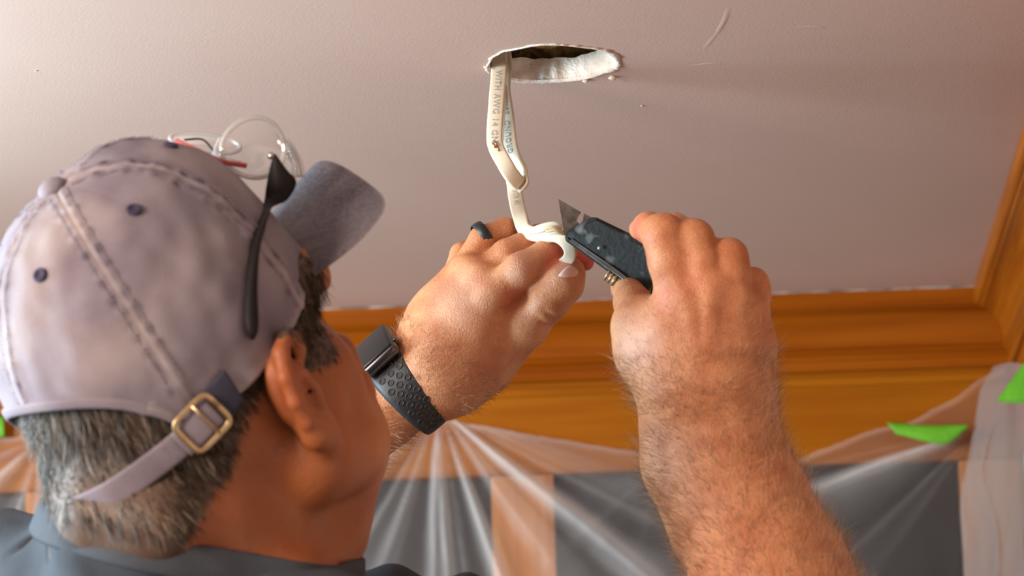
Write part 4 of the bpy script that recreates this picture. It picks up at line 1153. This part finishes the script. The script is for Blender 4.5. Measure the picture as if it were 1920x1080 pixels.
print_on(c2, f2, 'GROUND  600V', .030, .0050, .0022, c2)
for q in ((924, 268), (931, 274), (927, 264)):
    tube('copper_end', [V(q[0], q[1], dT-.023), V(q[0]+5, q[1]+9, dT-.0245)], .0007, M_copper, c1, 6)
# cable 2: from the fold down to the fingers, looping over them
cb2 = thing('electrical_cable', W(V(965, 345, dT-.01)), 'white flat cable with slit sheath running through the fingers, under the knife blade', 'cable', group='white electrical cables')
ctrl = [topc + np.array([.002, 0, -.014]) + upv*.025, V(938, 180, dT-.001), V(946, 270, dT-.006), V(962, 335, dT-.006), V(967, 370, dT-.012), V(975, 405, 2.955), V(986, 432, 2.945), V(1012, 440, 2.932), V(1042, 440, 2.922)]
wd = [(1, 0, 0), (1, 0, 0), (1, .1, 0), (1, .1, .1), (1, .15, .1), (.95, .3, .1), (.45, .8, .2), (.1, .9, .3), (.2, 1, .2)]
c3, f3 = ribbon('sheath', ctrl, wd, .0053, .0024, cb2)
print_on(c3, f3, 'WITH  14-2', .116, .0055, .0023, c3)
ctrl = [V(1015, 441, 2.930), V(1042, 443, 2.920), V(1060, 454, 2.913), V(1069, 471, 2.911), V(1066, 485, 2.914), V(1056, 494, 2.924), V(1044, 497, 2.945)]
wd = [(0, 1, .3), (.3, .9, .2), (.8, .5, .2), (1, .1, .1), (.9, -.4, 0), (.7, -.7, 0), (.6, -.7, 0)]
c4, f4 = ribbon('sheath_loop', ctrl, wd, .0043, .0019, cb2)
# the slit: peeled lip and the wires inside
for (a, b, dx) in (((1020, 430), (1052, 428), 0), ((1024, 434), (1056, 434), .0), ((1030, 438), (1060, 441), 0)):
    tube('wire', catmull([V(a[0], a[1], 2.9165), V((a[0]+b[0])/2, (a[1]+b[1])/2-3, 2.9135), V(b[0], b[1], 2.915)], 6), .0011, M_kraft if dx == 0 else M_copper, cb2, 8)
ribbon('sheath_flap', [V(990, 436, 2.937), V(1015, 428, 2.924), V(1040, 421, 2.918), V(1058, 424, 2.918)], [(0, 1, .4), (0, 1, .5), (.1, 1, .5), (.2, 1, .4)], .0020, .0009, cb2, taper=lambda q: .5+1.0*math.sin(math.pi*min(1, q+.12)))

# ------------------------------------------------------------------ utility knife
M_knife = mat('knife_paint', (.014, .012, .011), .62, (.22, .21, .20), scale=70, bump=.5, bscale=300, lo=.56, hi=.74, detail=9, spec=.28)
M_blade = mat('blade_steel', (.19, .155, .14), .38, (.33, .28, .25), scale=160, metal=.75, bump=.4, bscale=400)
kn = thing('utility_knife', W(V(1140, 480, 2.875)), 'dark scuffed utility knife with exposed pointed blade, held in the right hand', 'knife')
kp = [(1058, 443), (1066, 432), (1110, 407), (1120, 408), (1215, 454), (1262, 492), (1275, 540), (1262, 575), (1205, 557), (1150, 516), (1062, 452)]
kd = [2.893, 2.893, 2.885, 2.884, 2.868, 2.858, 2.855, 2.855, 2.865, 2.878, 2.893]
prism('handle', kp, 0, .0175, M_knife, kn, .0022, dvar=kd, label='dark scuffed metal handle')
b = [(1047, 373), (1090, 398), (1084, 407), (1081, 415), (1087, 420), (1093, 414), (1095, 400), (1112, 409), (1125, 430), (1090, 455), (1058, 441)]
prism('blade', b, 0, .0008, M_blade, kn, 0, dvar=[2.8995]*len(b))
prism('handle_groove', [(1068, 452), (1073, 447), (1160, 508), (1200, 540), (1198, 545), (1155, 515)], 0, .0012, mat('knife_edge', (.05, .055, .06), .35, (.18, .17, .16), scale=90), kn, .0003, dvar=[2.8905, 2.8903, 2.8745, 2.8655, 2.8655, 2.8755])
sl_ = V(1150, 524, 2.882); 
for i in range(6):
    p = V(1139 + i*6.5, 515 + i*5.0, 2.884 - i*.0015)
    tube('slider_rib', [p + np.array([-.0022, -.0034, .001]), p + np.array([.0016, .0026, .0045])], .0012, M_brass, kn, 8)
bm = bmesh.new(); bmesh.ops.create_cone(bm, cap_ends=True, segments=16, radius1=.0013, radius2=.0013, depth=.0012); me = bpy.data.meshes.new('screw'); bm.to_mesh(me); bm.free()
place(link('screw', me, mat('worn_steel', (.55, .52, .46), .4, metal=.7), kn), W(V(1124, 465, 2.8795)), ax=np.array([W(a)-CL for a in np.eye(3)]))
